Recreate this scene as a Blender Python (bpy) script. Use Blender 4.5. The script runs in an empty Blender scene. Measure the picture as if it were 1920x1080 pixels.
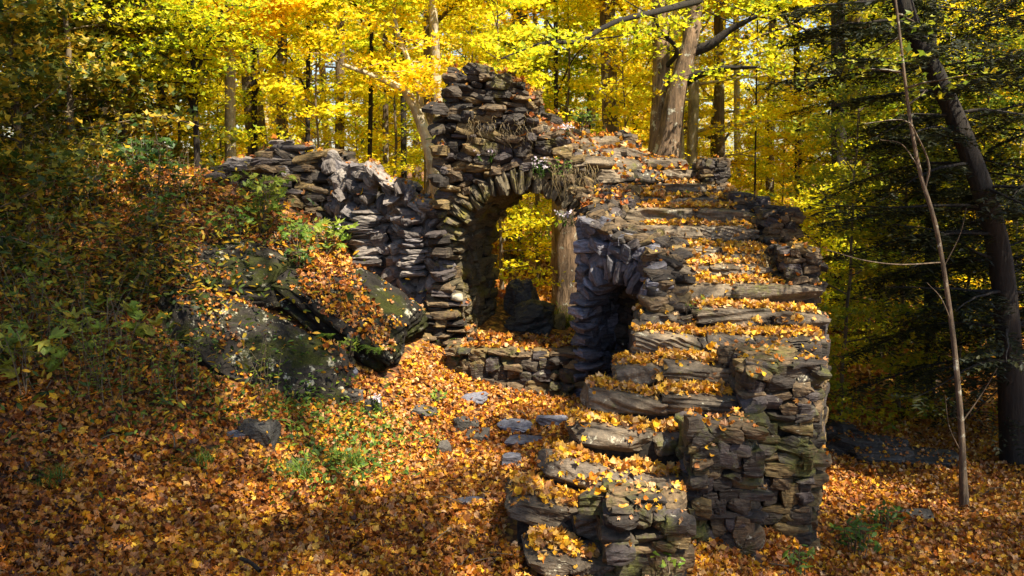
import bpy, math, random
import numpy as np
from mathutils import Vector, Matrix
from mathutils.bvhtree import BVHTree

C = bpy.context.scene.collection
SC = bpy.context.scene
R = math.radians
# ------------------------------------------------------------------ camera
CZ, PITCH, F = 2.85, R(8.5), 1600.0
cam = bpy.data.objects.new('camera', bpy.data.cameras.new('camera')); C.objects.link(cam)
cam.location = (0, 0, CZ); cam.rotation_euler = (R(90) - PITCH, 0, 0)
cam.data.sensor_width = 36; cam.data.lens = 36 * F / 1920
cam.data.clip_end = 2000; cam.data.clip_start = 0.05
SC.camera = cam
# ------------------------------------------------------------------ sky and sun
SUN = Vector((0.40, -0.36, 0.84)).normalized()          # direction towards the sun
el = math.asin(SUN.z); az = math.atan2(SUN.x, SUN.y)
w = bpy.data.worlds.new("World"); SC.world = w; w.use_nodes = True
nt = w.node_tree
sky = nt.nodes.new('ShaderNodeTexSky'); sky.sky_type = 'NISHITA'; sky.sun_disc = False
sky.sun_elevation = el; sky.sun_rotation = az
nt.links.new(sky.outputs[0], nt.nodes['Background'].inputs[0])
nt.nodes['Background'].inputs[1].default_value = 0.075
sl = bpy.data.lights.new('sun', 'SUN'); sl.energy = 5.0; sl.angle = R(0.6); sl.color = (1, 0.87, 0.66)
so = bpy.data.objects.new('sun', sl); C.objects.link(so)
so.rotation_euler = SUN.to_track_quat('Z', 'Y').to_euler(); so.location = (0, 0, 30)
SC.view_settings.view_transform = 'Standard'; SC.view_settings.look = 'None'
SC.view_settings.exposure = 1.5; SC.view_settings.gamma = 1
SC.cycles.max_bounces = 6; SC.cycles.diffuse_bounces = 4; SC.cycles.transmission_bounces = 4
SC.cycles.glossy_bounces = 2; SC.cycles.caustics_reflective = False; SC.cycles.caustics_refractive = False
SC.cycles.use_adaptive_sampling = True

cp, sp = math.cos(PITCH), math.sin(PITCH)
def W(px, row, Y):
    x = px - 960.0; u = 540.0 - row
    d = (x, F * cp + u * sp, -F * sp + u * cp)
    t = Y / d[1]
    return np.array((d[0] * t, Y, CZ + d[2] * t))
def HX(px, Y, row=500):
    return W(px, row, Y)[0]

# ------------------------------------------------------------------ object helpers
def tagit(o, label=None, cat=None, group=None, kind=None):
    if label: o['label'] = label
    if cat: o['category'] = cat
    if group: o['group'] = group
    if kind: o['kind'] = kind
    return o
def empty(name, loc, label, cat, group=None):
    o = bpy.data.objects.new(name, None); C.objects.link(o); o.location = [float(v) for v in loc]
    o.empty_display_size = 0.2
    return tagit(o, label, cat, group)
class MB:
    """collects vertices, faces and point attributes; build() links ONE mesh object"""
    def __init__(s): s.v = []; s.f = []; s.n = 0; s.tone = []; s.lc = []
    def add(s, v, f, tone=0.5, lc=None):
        v = np.asarray(v, float).reshape(-1, 3); f = np.asarray(f, np.int64)
        s.v.append(v); s.f.append(f + s.n); s.n += len(v)
        s.tone.append(np.broadcast_to(np.asarray(tone, float), (len(v),)))
        s.lc.append(v if lc is None else np.asarray(lc, float).reshape(-1, 3))
        return s
    def arrays(s):
        return np.concatenate(s.v), s.f
    def build(s, name, mat, parent=None, smooth=True, origin=None):
        v = np.concatenate(s.v).copy()
        og = np.array(origin if origin is not None else (0, 0, 0), float)
        if parent is not None and origin is None: og = np.array(parent.location)
        v -= og
        loops = np.concatenate([f.ravel() for f in s.f])
        tot = np.concatenate([np.full(len(f), f.shape[1], np.int64) for f in s.f])
        start = np.concatenate([[0], np.cumsum(tot)[:-1]])
        me = bpy.data.meshes.new(name)
        me.vertices.add(len(v)); me.vertices.foreach_set('co', v.astype(np.float32).ravel())
        me.loops.add(len(loops)); me.loops.foreach_set('vertex_index', loops.astype(np.int32))
        me.polygons.add(len(tot)); me.polygons.foreach_set('loop_start', start.astype(np.int32))
        me.polygons.foreach_set('use_smooth', np.full(len(tot), smooth, bool))
        me.update(calc_edges=True)
        a = me.attributes.new('tone', 'FLOAT', 'POINT'); a.data.foreach_set('value', np.concatenate(s.tone).astype(np.float32))
        a = me.attributes.new('lc', 'FLOAT_VECTOR', 'POINT'); a.data.foreach_set('vector', np.concatenate(s.lc).astype(np.float32).ravel())
        me.materials.append(mat)
        o = bpy.data.objects.new(name, me); C.objects.link(o)
        if parent is not None: o.parent = parent
        else: o.location = og
        return o
def copy_tree(o, loc=None, rz=0, scale=1):
    c = o.copy(); C.objects.link(c)
    for ch in o.children:
        d = ch.copy(); C.objects.link(d); d.parent = c
        for g in ch.children:
            e = g.copy(); C.objects.link(e); e.parent = d
    if loc is not None: c.location = [float(v) for v in loc]
    c.rotation_euler = (0, 0, rz); c.scale = (scale,) * 3
    return c

# ------------------------------------------------------------------ materials
def mat_new(name):
    m = bpy.data.materials.new(name); m.use_nodes = True
    n = m.node_tree.nodes; l = m.node_tree.links
    b = n['Principled BSDF']; return m, n, l, b
def ramp(n, cols, pos=None, interp='LINEAR'):
    r = n.new('ShaderNodeValToRGB'); cr = r.color_ramp; cr.interpolation = interp
    k = len(cols); pos = pos or [i / (k - 1) for i in range(k)]
    while len(cr.elements) < k: cr.elements.new(0.5)
    for e, c, p in zip(cr.elements, cols, pos): e.position = p; e.color = (*c, 1)
    return r
def noise(n, l, vec, scale, detail=4, rough=0.6, mul=None):
    t = n.new('ShaderNodeTexNoise'); t.inputs['Scale'].default_value = scale
    t.inputs['Detail'].default_value = detail; t.inputs['Roughness'].default_value = rough
    if mul is not None:
        m = n.new('ShaderNodeVectorMath'); m.operation = 'MULTIPLY'; m.inputs[1].default_value = mul
        l.new(vec, m.inputs[0]); vec = m.outputs[0]
    l.new(vec, t.inputs['Vector']); return t
def mixc(n, l, fac, a, b, mode='MIX'):
    x = n.new('ShaderNodeMix'); x.data_type = 'RGBA'; x.blend_type = mode
    for i, v in ((0, fac), (6, a), (7, b)):
        if isinstance(v, (int, float)): x.inputs[i].default_value = v
        elif isinstance(v, tuple): x.inputs[i].default_value = (*v, 1)
        else: l.new(v, x.inputs[i])
    return x.outputs[2]
def attr(n, name):
    a = n.new('ShaderNodeAttribute'); a.attribute_name = name; return a
def rock_mat(name, cols, moss=0.0, lichen=0.0, rough=0.72, bump=0.9, layer=(5, 5, 45), mosscol=(0.07, 0.075, 0.012), wet=0.0):
    m, n, l, b = mat_new(name)
    tone = attr(n, 'tone'); lc = attr(n, 'lc')
    r = ramp(n, cols, None, 'CONSTANT' if len(cols) > 6 else 'LINEAR'); l.new(tone.outputs['Fac'], r.inputs[0])
    n1 = noise(n, l, lc.outputs['Vector'], 1.0, 6, 0.65, layer)
    n2 = noise(n, l, lc.outputs['Vector'], 26, 5, 0.7)
    v = ramp(n, [(0.25, 0.25, 0.25), (1.0, 1.0, 1.0), (1.5, 1.45, 1.35)], [0.32, 0.55, 0.8]); l.new(n1.outputs['Fac'], v.inputs[0])
    c = mixc(n, l, 1.0, r.outputs[0], v.outputs[0], 'MULTIPLY')
    v2 = ramp(n, [(0.45, 0.45, 0.47), (1.2, 1.2, 1.2)], [0.35, 0.62]); l.new(n2.outputs['Fac'], v2.inputs[0])
    c = mixc(n, l, 0.8, c, v2.outputs[0], 'MULTIPLY')
    tc = n.new('ShaderNodeTexCoord')
    if lichen > 0:
        n4 = noise(n, l, tc.outputs['Object'], 6.5, 8, 0.78)
        k = ramp(n, [(0, 0, 0), (1, 1, 1)], [0.66 - 0.14 * lichen, 0.68 - 0.12 * lichen]); l.new(n4.outputs['Fac'], k.inputs[0])
        c = mixc(n, l, k.outputs[0], c, (0.36, 0.35, 0.27))
    if moss > 0:
        n3 = noise(n, l, tc.outputs['Object'], 2.2, 8, 0.72)
        k = ramp(n, [(0, 0, 0), (1, 1, 1)], [0.72 - 0.3 * moss, 0.8 - 0.25 * moss]); l.new(n3.outputs['Fac'], k.inputs[0])
        n5 = noise(n, l, tc.outputs['Object'], 60, 4, 0.8)
        mc = ramp(n, [tuple(x * 0.35 for x in mosscol), tuple(x * 1.7 for x in mosscol)], [0.35, 0.68]); l.new(n5.outputs['Fac'], mc.inputs[0])
        c = mixc(n, l, k.outputs[0], c, mc.outputs[0])
    l.new(c, b.inputs['Base Color'])
    b.inputs['Roughness'].default_value = rough
    b.inputs['Specular IOR Level'].default_value = 0.45 + wet
    bp = n.new('ShaderNodeBump'); bp.inputs['Strength'].default_value = bump; bp.inputs['Distance'].default_value = 0.03
    l.new(n1.outputs['Fac'], bp.inputs['Height'])
    bp2 = n.new('ShaderNodeBump'); bp2.inputs['Strength'].default_value = 0.7; bp2.inputs['Distance'].default_value = 0.012
    l.new(n2.outputs['Fac'], bp2.inputs['Height']); l.new(bp.outputs[0], bp2.inputs['Normal'])
    l.new(bp2.outputs[0], b.inputs['Normal'])
    return m
def leaf_mat(name, cols, trans=0.45, pos=None, rnd=0.0, interp='LINEAR', blotch=True):
    m, n, l, b = mat_new(name); n.remove(b)
    out = n['Material Output']
    tone = attr(n, 'tone')
    fac = tone.outputs['Fac']
    if rnd > 0:
        oi = n.new('ShaderNodeObjectInfo')
        a = n.new('ShaderNodeMath'); a.operation = 'MULTIPLY_ADD'; a.inputs[1].default_value = rnd; a.inputs[2].default_value = -rnd / 2
        l.new(oi.outputs['Random'], a.inputs[0])
        a2 = n.new('ShaderNodeMath'); a2.operation = 'ADD'; a2.use_clamp = True
        l.new(a.outputs[0], a2.inputs[0]); l.new(fac, a2.inputs[1]); fac = a2.outputs[0]
    r = ramp(n, cols, pos, interp); l.new(fac, r.inputs[0]); c = r.outputs[0]
    if blotch:
        lc = attr(n, 'lc'); nn = noise(n, l, lc.outputs['Vector'], 18, 3, 0.6)
        v = ramp(n, [(0.5, 0.42, 0.4), (1.15, 1.12, 1.1)], [0.38, 0.6]); l.new(nn.outputs['Fac'], v.inputs[0])
        c = mixc(n, l, 0.8, c, v.outputs[0], 'MULTIPLY')
    d = n.new('ShaderNodeBsdfPrincipled'); d.inputs['Roughness'].default_value = 0.5; d.inputs['Specular IOR Level'].default_value = 0.35
    t = n.new('ShaderNodeBsdfTranslucent'); x = n.new('ShaderNodeMixShader'); x.inputs[0].default_value = trans
    l.new(c, d.inputs['Base Color']); l.new(c, t.inputs['Color'])
    l.new(d.outputs[0], x.inputs[1]); l.new(t.outputs[0], x.inputs[2]); l.new(x.outputs[0], out.inputs[0])
    return m
def bark_mat(name, c1, c2, rough=0.9, lichen=0.0, stretch=(9, 9, 1.3), bump=1.0):
    m, n, l, b = mat_new(name)
    tc = n.new('ShaderNodeTexCoord'); 
    n1 = noise(n, l, tc.outputs['Object'], 2.2, 7, 0.7, stretch)
    r = ramp(n, [c1, c2], [0.36, 0.64]); l.new(n1.outputs['Fac'], r.inputs[0]); c = r.outputs[0]
    n2 = noise(n, l, tc.outputs['Object'], 1.6, 5, 0.65)
    v = ramp(n, [(0.55, 0.55, 0.55), (1.2, 1.2, 1.2)], [0.35, 0.65]); l.new(n2.outputs['Fac'], v.inputs[0])
    c = mixc(n, l, 1.0, c, v.outputs[0], 'MULTIPLY')
    if lichen:
        n3 = noise(n, l, tc.outputs['Object'], 5, 5, 0.7)
        k = ramp(n, [(0, 0, 0), (1, 1, 1)], [0.6 - 0.1 * lichen, 0.64]); l.new(n3.outputs['Fac'], k.inputs[0])
        c = mixc(n, l, k.outputs[0], c, (0.42, 0.42, 0.34))
    l.new(c, b.inputs['Base Color']); b.inputs['Roughness'].default_value = rough
    bp = n.new('ShaderNodeBump'); bp.inputs['Strength'].default_value = bump; bp.inputs['Distance'].default_value = 0.05
    l.new(n1.outputs['Fac'], bp.inputs['Height']); l.new(bp.outputs[0], b.inputs['Normal'])
    return m
STONE = [(0.026, 0.020, 0.016), (0.065, 0.050, 0.036), (0.13, 0.09, 0.048), (0.18, 0.125, 0.05), (0.075, 0.062, 0.062), (0.045, 0.036, 0.030), (0.14, 0.095, 0.05), (0.27, 0.20, 0.12)]
SKY_TINT = [(0.055, 0.055, 0.066), (0.11, 0.11, 0.135), (0.17, 0.17, 0.21), (0.115, 0.105, 0.11), (0.26, 0.26, 0.32)]  # blue skylight on the shaded inner wall put into the stone colours
M = {}
M['wall'] = rock_mat('tower_fieldstone', STONE, moss=0.45, lichen=0.2, mosscol=(0.11, 0.095, 0.012))
M['ringmoss'] = rock_mat('mossy_arch_stone', [(0.07, 0.06, 0.04), (0.14, 0.115, 0.06), (0.10, 0.08, 0.05), (0.20, 0.165, 0.09)], moss=0.62, lichen=0.2, mosscol=(0.13, 0.11, 0.012))
M['blue'] = rock_mat('sky_tinted_fieldstone', SKY_TINT, moss=0.12, lichen=0.1, rough=0.6, wet=0.15)
M['step'] = rock_mat('step_stone', [(0.05, 0.04, 0.03), (0.115, 0.09, 0.062), (0.18, 0.14, 0.09), (0.13, 0.105, 0.08)], moss=0.5, lichen=0.45, bump=0.7, layer=(4, 4, 9), mosscol=(0.09, 0.09, 0.015))
M['moss'] = rock_mat('mossy_pier_stone', STONE, moss=0.7, lichen=0.25)
M['slate'] = rock_mat('ruin_slate', [(0.07, 0.06, 0.06), (0.16, 0.14, 0.13), (0.25, 0.22, 0.20), (0.13, 0.12, 0.13), (0.30, 0.27, 0.24)], moss=0.1, lichen=0.2)
M['boulder'] = rock_mat('boulder_stone', [(0.022, 0.02, 0.018), (0.045, 0.04, 0.034)], moss=0.8, lichen=0.55, rough=0.95, wet=-0.33, bump=1.0, layer=(2.5, 2.5, 16), mosscol=(0.028, 0.032, 0.008))
M['flat'] = rock_mat('flat_grey_rock', [(0.16, 0.17, 0.22), (0.22, 0.23, 0.29), (0.12, 0.12, 0.13)], moss=0.05, lichen=0.2, rough=0.6, layer=(4, 4, 20))
M['dark'] = rock_mat('dark_rock', [(0.05, 0.05, 0.045), (0.10, 0.09, 0.08)], moss=0.3, lichen=0.2)
m, n, l, b = mat_new('mortar'); b.inputs['Base Color'].default_value = (0.018, 0.016, 0.013, 1); b.inputs['Roughness'].default_value = 1
nn = noise(n, l, n.new('ShaderNodeTexCoord').outputs['Object'], 30, 4); r_ = ramp(n, [(0.008, 0.007, 0.006), (0.035, 0.03, 0.024)], [0.4, 0.6]); l.new(nn.outputs['Fac'], r_.inputs[0]); l.new(r_.outputs[0], b.inputs['Base Color'])
M['mortar'] = m
LIT = [(0.03, 0.011, 0.006), (0.11, 0.035, 0.009), (0.28, 0.078, 0.009), (0.50, 0.18, 0.011), (0.42, 0.22, 0.10), (0.66, 0.31, 0.015), (0.80, 0.50, 0.03), (0.62, 0.42, 0.23)]
M['litter'] = leaf_mat('dry_leaves', LIT, 0.18)
M['gold'] = leaf_mat('yellow_foliage', [(0.28, 0.40, 0.02), (0.60, 0.64, 0.02), (0.86, 0.76, 0.03), (0.92, 0.70, 0.02), (0.86, 0.48, 0.01)], 0.64, rnd=0.55, blotch=False)
M['lime'] = leaf_mat('green_yellow_foliage', [(0.05, 0.10, 0.012), (0.14, 0.22, 0.02), (0.36, 0.38, 0.02), (0.62, 0.48, 0.02)], 0.5, rnd=0.3, blotch=False)
M['darkgreen'] = leaf_mat('dark_shrub_foliage', [(0.014, 0.03, 0.010), (0.035, 0.07, 0.012), (0.13, 0.15, 0.015), (0.42, 0.30, 0.02), (0.50, 0.26, 0.015)], 0.35, rnd=0.2, blotch=False)
M['needle'] = leaf_mat('hemlock_needles', [(0.006, 0.010, 0.006), (0.014, 0.020, 0.008), (0.035, 0.036, 0.010)], 0.2, blotch=False)
M['fresh'] = leaf_mat('green_plant_leaves', [(0.05, 0.13, 0.02), (0.12, 0.24, 0.03), (0.28, 0.40, 0.05), (0.45, 0.42, 0.05)], 0.45, blotch=True)
M['herb'] = leaf_mat('low_herb_leaves', [(0.03, 0.08, 0.015), (0.08, 0.16, 0.02), (0.20, 0.26, 0.03)], 0.35, blotch=False)
M['straw'] = leaf_mat('dry_grass', [(0.05, 0.035, 0.018), (0.14, 0.10, 0.045), (0.24, 0.18, 0.07)], 0.25, blotch=False)
M['petal'] = leaf_mat('aster_petals', [(0.45, 0.36, 0.46), (0.72, 0.66, 0.74)], 0.3, blotch=False)
M['bark'] = bark_mat('brown_bark', (0.05, 0.034, 0.022), (0.20, 0.145, 0.095), lichen=0.3)
M['pale'] = bark_mat('pale_bark', (0.22, 0.18, 0.12), (0.52, 0.46, 0.34), lichen=0.5, stretch=(4, 4, 1.2), bump=0.5)
M['warmbark'] = bark_mat('warm_rough_bark', (0.06, 0.038, 0.022), (0.30, 0.20, 0.12), lichen=0.2, stretch=(7, 7, 1.2), bump=1.0)
M['darkbark'] = bark_mat('dark_bark', (0.006, 0.005, 0.004), (0.026, 0.019, 0.014))
M['thinbark'] = bark_mat('sapling_bark', (0.07, 0.055, 0.035), (0.22, 0.17, 0.11), bump=0.4)

# ------------------------------------------------------------------ shape templates
def cube_grid(nn):
    vs = {}; fs = []
    lin = np.linspace(-1, 1, nn + 1)
    def vid(p):
        k = tuple(np.round(p, 5)); 
        if k not in vs: vs[k] = len(vs)
        return vs[k]
    for ax in range(3):
        for s in (-1, 1):
            a, b_ = [(1, 2), (2, 0), (0, 1)][ax]
            for i in range(nn):
                for j in range(nn):
                    q = []
                    for (di, dj) in ((0, 0), (1, 0), (1, 1), (0, 1)):
                        p = np.zeros(3); p[ax] = s; p[a] = lin[i + di]; p[b_] = lin[j + dj]; q.append(vid(p))
                    fs.append(q if s > 0 else q[::-1])
    return np.array(list(vs.keys())), np.array(fs)
CG = {k: cube_grid(k) for k in (3, 4, 5, 8, 14, 34)}
def add_stones(mb, cen, Rm, dims, seed, n=4, rnd=0.24, planes=8, rough=0.06, tone=None, dmin=0.66):
    rg = np.random.default_rng(seed)
    cen = np.asarray(cen, float).reshape(-1, 3); dims = np.asarray(dims, float).reshape(-1, 3); Rm = np.asarray(Rm, float).reshape(-1, 3, 3)
    K = len(cen)
    if K == 0: return
    T, Fc = CG[n]
    ln = np.linalg.norm(T, axis=1, keepdims=True)
    P = T * (1 - rnd) + T / ln * rnd * 1.12
    P = np.broadcast_to(P, (K,) + P.shape).copy()
    for j in range(planes):
        nm = rg.normal(size=(K, 3)); nm /= np.linalg.norm(nm, axis=1, keepdims=True)
        sup = np.abs(nm).sum(1) * (1 - rnd) + rnd * 1.12
        d = rg.uniform(dmin, 1.0, K) * sup * 0.82
        pr = np.einsum('kvi,ki->kv', P, nm) - d[:, None]
        P -= np.maximum(pr, 0)[..., None] * nm[:, None, :]
    for fr, am in ((2.2, 1.0), (5.0, 0.6), (11., 0.35)) + (((17., .10), (31., .07)) if n == 14 else ((17., .38), (31., .26)) if n > 14 else ()):
        kk = rg.normal(size=(K, 3, 3)) * fr; ph = rg.uniform(0, 6.28, (K, 1, 3))
        P += rough * am * np.sin(np.einsum('kvi,kij->kvj', P, kk) + ph)
    if n >= 34:      # bedding planes: thin strata stepping in and out
        h = P[..., 2] * 9 + 1.5 * np.sin(P[..., 0] * 2.3 + seed) + .8 * np.sin(P[..., 1] * 5); f_ = h - np.floor(h)
        P[..., :2] *= (1 + .035 * (f_ - .5) + .03 * np.sin(np.floor(h) * 12.9))[..., None]; P[..., 2] += .05 * np.sin(P[..., 0] * 6 + P[..., 1] * 3)
    L = P * dims[:, None, :]
    Wd = np.einsum('kij,kvj->kvi', Rm, L) + cen[:, None, :]
    V = T.shape[0]
    faces = (Fc[None] + (np.arange(K) * V)[:, None, None]).reshape(-1, 4)
    if tone is None: tone = rg.uniform(0, 1, K)
    tone = np.broadcast_to(np.asarray(tone, float), (K,))
    off = rg.uniform(-20, 20, (K, 1, 3))
    mb.add(Wd.reshape(-1, 3), faces, np.repeat(tone, V), (L + off).reshape(-1, 3))
def rotz(a): c, s = math.cos(a), math.sin(a); return np.array([[c, -s, 0], [s, c, 0], [0, 0, 1.]])
def roty(a): c, s = math.cos(a), math.sin(a); return np.array([[c, 0, s], [0, 1, 0], [-s, 0, c]])
def rotx(a): c, s = math.cos(a), math.sin(a); return np.array([[1, 0, 0], [0, c, -s], [0, s, c]])
def lay(mb, P, u0, u1, v0, v1, keep, seed, hr=(0.06, 0.13), wr=(0.12, 0.34), th=0.12, proud=0.05, jit=0.12, n=4, tonef=None, coarse=1.0):
    """lay irregular courses of stones on the surface P(u, v); the normal is du x dv"""
    rg = np.random.default_rng(seed); e = 1e-3
    cs, Rs, ds, ts = [], [], [], []
    v = v0
    while v < v1:
        h = rg.uniform(*hr) * coarse
        u = u0 - rg.uniform(0, wr[0])
        while u < u1:
            wdt = rg.uniform(*wr) * coarse; hh = h * rg.uniform(0.8, 1.25)
            if rg.random() < 0.12: hh *= 1.5
            uc, vc = u + wdt / 2, v + h / 2 + rg.normal() * 0.012
            if keep(uc, vc):
                p = P(uc, vc); tu = P(uc + e, vc) - p
                if tu @ tu < 1e-12: tu = p - P(uc - e, vc)
                if tu @ tu < 1e-12: u += wdt; continue
                tv = P(uc, vc + e) - p
                tu /= np.linalg.norm(tu); tv -= tu * (tu @ tv); tv /= np.linalg.norm(tv); nm = np.cross(tu, tv)
                Rm = np.stack([tu, -nm, tv], 1)
                Rm = Rm @ roty(rg.normal() * jit) @ rotz(rg.normal() * jit) @ rotx(rg.normal() * jit)
                tk = th * rg.uniform(0.75, 1.2)
                cs.append(p + nm * (proud * rg.uniform(-0.3, 1.1) - tk * 0.6)); Rs.append(Rm); ds.append((wdt * 0.56, tk, hh * 0.58)); 
                ts.append(rg.uniform(0, 1) if tonef is None else tonef(uc, vc, rg))
            u += wdt * 1.0
        v += h * 0.98
    if cs: add_stones(mb, cs, Rs, ds, seed + 1, n=n, tone=ts)
def sheet_core(mb, P, u0, u1, v0, v1, keep, depthf, d=0.08, inset=0.07):
    """solid core behind a stone face: cells of the (u, v) grid extruded along depthf(u, v)"""
    nu = int((u1 - u0) / d) + 1; nv = int((v1 - v0) / d) + 1
    us = np.linspace(u0, u1, nu + 1); vs = np.linspace(v0, v1, nv + 1)
    K = np.array([[keep((us[i] + us[i + 1]) / 2, (vs[j] + vs[j + 1]) / 2) for j in range(nv)] for i in range(nu)])
    idx = {}; V = []; Fq = []
    def vid(i, j, s):
        k = (i, j, s)
        if k not in idx:
            idx[k] = len(V); dv = depthf(us[i], vs[j]); L = np.linalg.norm(dv)
            V.append(P(us[i], vs[j]) + dv * ((1 - inset / L) if s else inset / L))
        return idx[k]
    for i in range(nu):
        for j in range(nv):
            if not K[i, j]: continue
            Fq.append([vid(i, j, 0), vid(i + 1, j, 0), vid(i + 1, j + 1, 0), vid(i, j + 1, 0)])
            Fq.append([vid(i, j, 1), vid(i, j + 1, 1), vid(i + 1, j + 1, 1), vid(i + 1, j, 1)])
            for (a, b2, ni, nj) in (((i, j), (i, j + 1), i - 1, j), ((i + 1, j + 1), (i + 1, j), i + 1, j), ((i + 1, j), (i, j), i, j - 1), ((i, j + 1), (i + 1, j + 1), i, j + 1)):
                if not (0 <= ni < nu and 0 <= nj < nv and K[ni, nj]):
                    Fq.append([vid(*a, 0), vid(*b2, 0), vid(*b2, 1), vid(*a, 1)])
    mb.add(V, Fq)
def poly_path(pts):
    pts = np.array(pts, float); seg = np.linalg.norm(np.diff(pts[:, :2], axis=0), axis=1); s = np.concatenate([[0], np.cumsum(seg)])
    def at(u):
        return np.array([np.interp(u, s, pts[:, 0]), np.interp(u, s, pts[:, 1])])
    return at, s
def prism(mb, poly, z0, z1):
    """closed prism on a plan polygon, z0/z1 numbers or per-vertex lists"""
    k = len(poly); z0 = np.broadcast_to(z0, (k,)); z1 = np.broadcast_to(z1, (k,))
    V = [(p[0], p[1], z) for p, z in zip(poly, z0)] + [(p[0], p[1], z) for p, z in zip(poly, z1)]
    mb.add(V, [[i, (i + 1) % k, (i + 1) % k + k, i + k] for i in range(k)])
    if k == 4: mb.add(V, [[4, 5, 6, 7], [3, 2, 1, 0]])
def tube(mb, pts, rad, seg=8, tone=0.5, wob=0.0, rg=None, cap=True):
    pts = np.asarray(pts, float); k = len(pts); rad = np.broadcast_to(rad, (k,))
    t = np.gradient(pts, axis=0); t /= np.linalg.norm(t, axis=1, keepdims=True) + 1e-9
    ref = np.array([0.31, 0.95, 0.0]) if abs(t[0][2]) > 0.7 else np.array([0, 0, 1.0])
    a = np.cross(t, ref); a /= np.linalg.norm(a, axis=1, keepdims=True) + 1e-9; b_ = np.cross(t, a)
    th = np.arange(seg) * 2 * math.pi / seg
    rr = rad[:, None] * np.ones(seg)
    if wob and rg is not None:
        rr = rr * (1 + wob * rg.normal(size=(1, seg)) * 0.6 + wob * rg.normal(size=(k, seg)) * 0.4)
    V = pts[:, None, :] + rr[..., None] * (np.cos(th)[None, :, None] * a[:, None, :] + np.sin(th)[None, :, None] * b_[:, None, :])
    I = np.arange(k - 1)[:, None] * seg; J = np.arange(seg)[None]; J2 = (J + 1) % seg
    Fq = np.stack([I + J, I + J2, I + seg + J2, I + seg + J], -1).reshape(-1, 4)
    mb.add(V.reshape(-1, 3), Fq, tone)
def spline(pts, k=24):
    pts = np.asarray(pts, float); n_ = len(pts)
    if n_ < 3: return np.array([pts[0] + (pts[-1] - pts[0]) * t for t in np.linspace(0, 1, k)])
    out = []; P = np.vstack([2 * pts[0] - pts[1], pts, 2 * pts[-1] - pts[-2]])
    for t in np.linspace(0, n_ - 1 - 1e-6, k):
        i = int(t); f = t - i; a, b_, c, d = P[i:i + 4]
        out.append(0.5 * (2 * b_ + (c - a) * f + (2 * a - 5 * b_ + 4 * c - d) * f * f + (3 * b_ - a - 3 * c + d) * f ** 3))
    return np.array(out)
# leaf templates: vertices (x, y, z) with y the leaf axis
def polar(l):
    r = [(math.sin(R(a)) * q, math.cos(R(a)) * q) for a, q in l]; return r
half = [(0, 1.0), (17, 0.55), (42, 0.95), (64, 0.45), (92, 0.72), (135, 0.38)]
out_ = polar(half + [(180, 0.22)] + [(-a, q) for a, q in half[:0:-1]])
def fan_leaf(outl, curl, fold, tw=0.0):
    V = [(0, -0.05, 0)] + [(x, y, 0) for x, y in outl]; V = np.array(V)
    r2 = V[:, 0] ** 2 + V[:, 1] ** 2
    V[:, 2] = curl * r2 + fold * np.abs(V[:, 0]) + tw * V[:, 0] * V[:, 1]
    k = len(outl); return V, np.array([[0, i + 1, (i + 1) % k + 1] for i in range(k)])
half2 = [(0, 1.0), (22, 0.78), (45, 0.95), (70, 0.7), (100, 0.72), (140, 0.5)]
out2 = polar(half2 + [(180, 0.35)] + [(-a, q) for a, q in half2[:0:-1]])
MAPLES = [fan_leaf(out_, 0.15, 0.25), fan_leaf(out_, -0.55, 0.1, 0.3), fan_leaf(out_, 0.5, -0.1, -0.5), fan_leaf(out_, 0.35, 0.6, 0.2), fan_leaf(out_, -0.2, -0.35, 0.6)]
LITTER = MAPLES + [fan_leaf(out2, 0.75, 0.2, 0.7), fan_leaf(out2, -0.8, 0.5, -0.4), fan_leaf(out2, 0.3, 0.9, 0.4)]
LOBE3 = (np.array([(0, 1, 0.1), (0.33, 0.3, 0), (0.85, 0.25, 0.18), (0, -0.45, -0.1), (-0.85, 0.25, 0.18), (-0.33, 0.3, 0.0)]), np.array([[0, 5, 1], [1, 5, 3], [1, 3, 2], [3, 5, 4]]))
OVAL = (np.array([(0, 1, -0.1), (0.34, 0.25, 0.08), (0.25, -0.5, 0.05), (0, -0.9, 0), (-0.25, -0.5, 0.05), (-0.34, 0.25, 0.08)]), np.array([[0, 5, 1], [1, 5, 4], [1, 4, 2], [2, 4, 3]]))
BLADE = (np.array([(0.12, -1, 0), (-0.12, -1, 0), (0.10, 0, 0.05), (-0.10, 0, 0.05), (0, 1, -0.15)]), np.array([[0, 2, 1], [1, 2, 3], [2, 4, 3]]))
NEED = (np.array([(0, -1, 0), (0.34, -0.2, 0), (0, 1, -0.1), (-0.34, -0.2, 0)]), np.array([[0, 1, 2, 3]]))
def add_leaves(mb, T, pos, nrm, size, tone, rg, yaw=None):
    pos = np.asarray(pos, float); K = len(pos)
    if K == 0: return
    nrm = nrm / (np.linalg.norm(nrm, axis=1, keepdims=True) + 1e-9)
    if yaw is None:
        h = rg.normal(size=(K, 3))
    else: h = yaw
    y = h - nrm * np.sum(h * nrm, 1, keepdims=True); y /= np.linalg.norm(y, axis=1, keepdims=True) + 1e-9
    x = np.cross(y, nrm)
    V, Fc = T; size = np.broadcast_to(size, (K,))
    L = V[None] * size[:, None, None]
    P = pos[:, None] + L[..., 0:1] * x[:, None] + L[..., 1:2] * y[:, None] + L[..., 2:3] * nrm[:, None]
    nv = len(V); faces = (Fc[None] + (np.arange(K) * nv)[:, None, None]).reshape(-1, Fc.shape[1])
    mb.add(P.reshape(-1, 3), faces, np.repeat(np.broadcast_to(tone, (K,)), nv), (L + rg.uniform(-9, 9, (K, 1, 3))).reshape(-1, 3))

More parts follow.
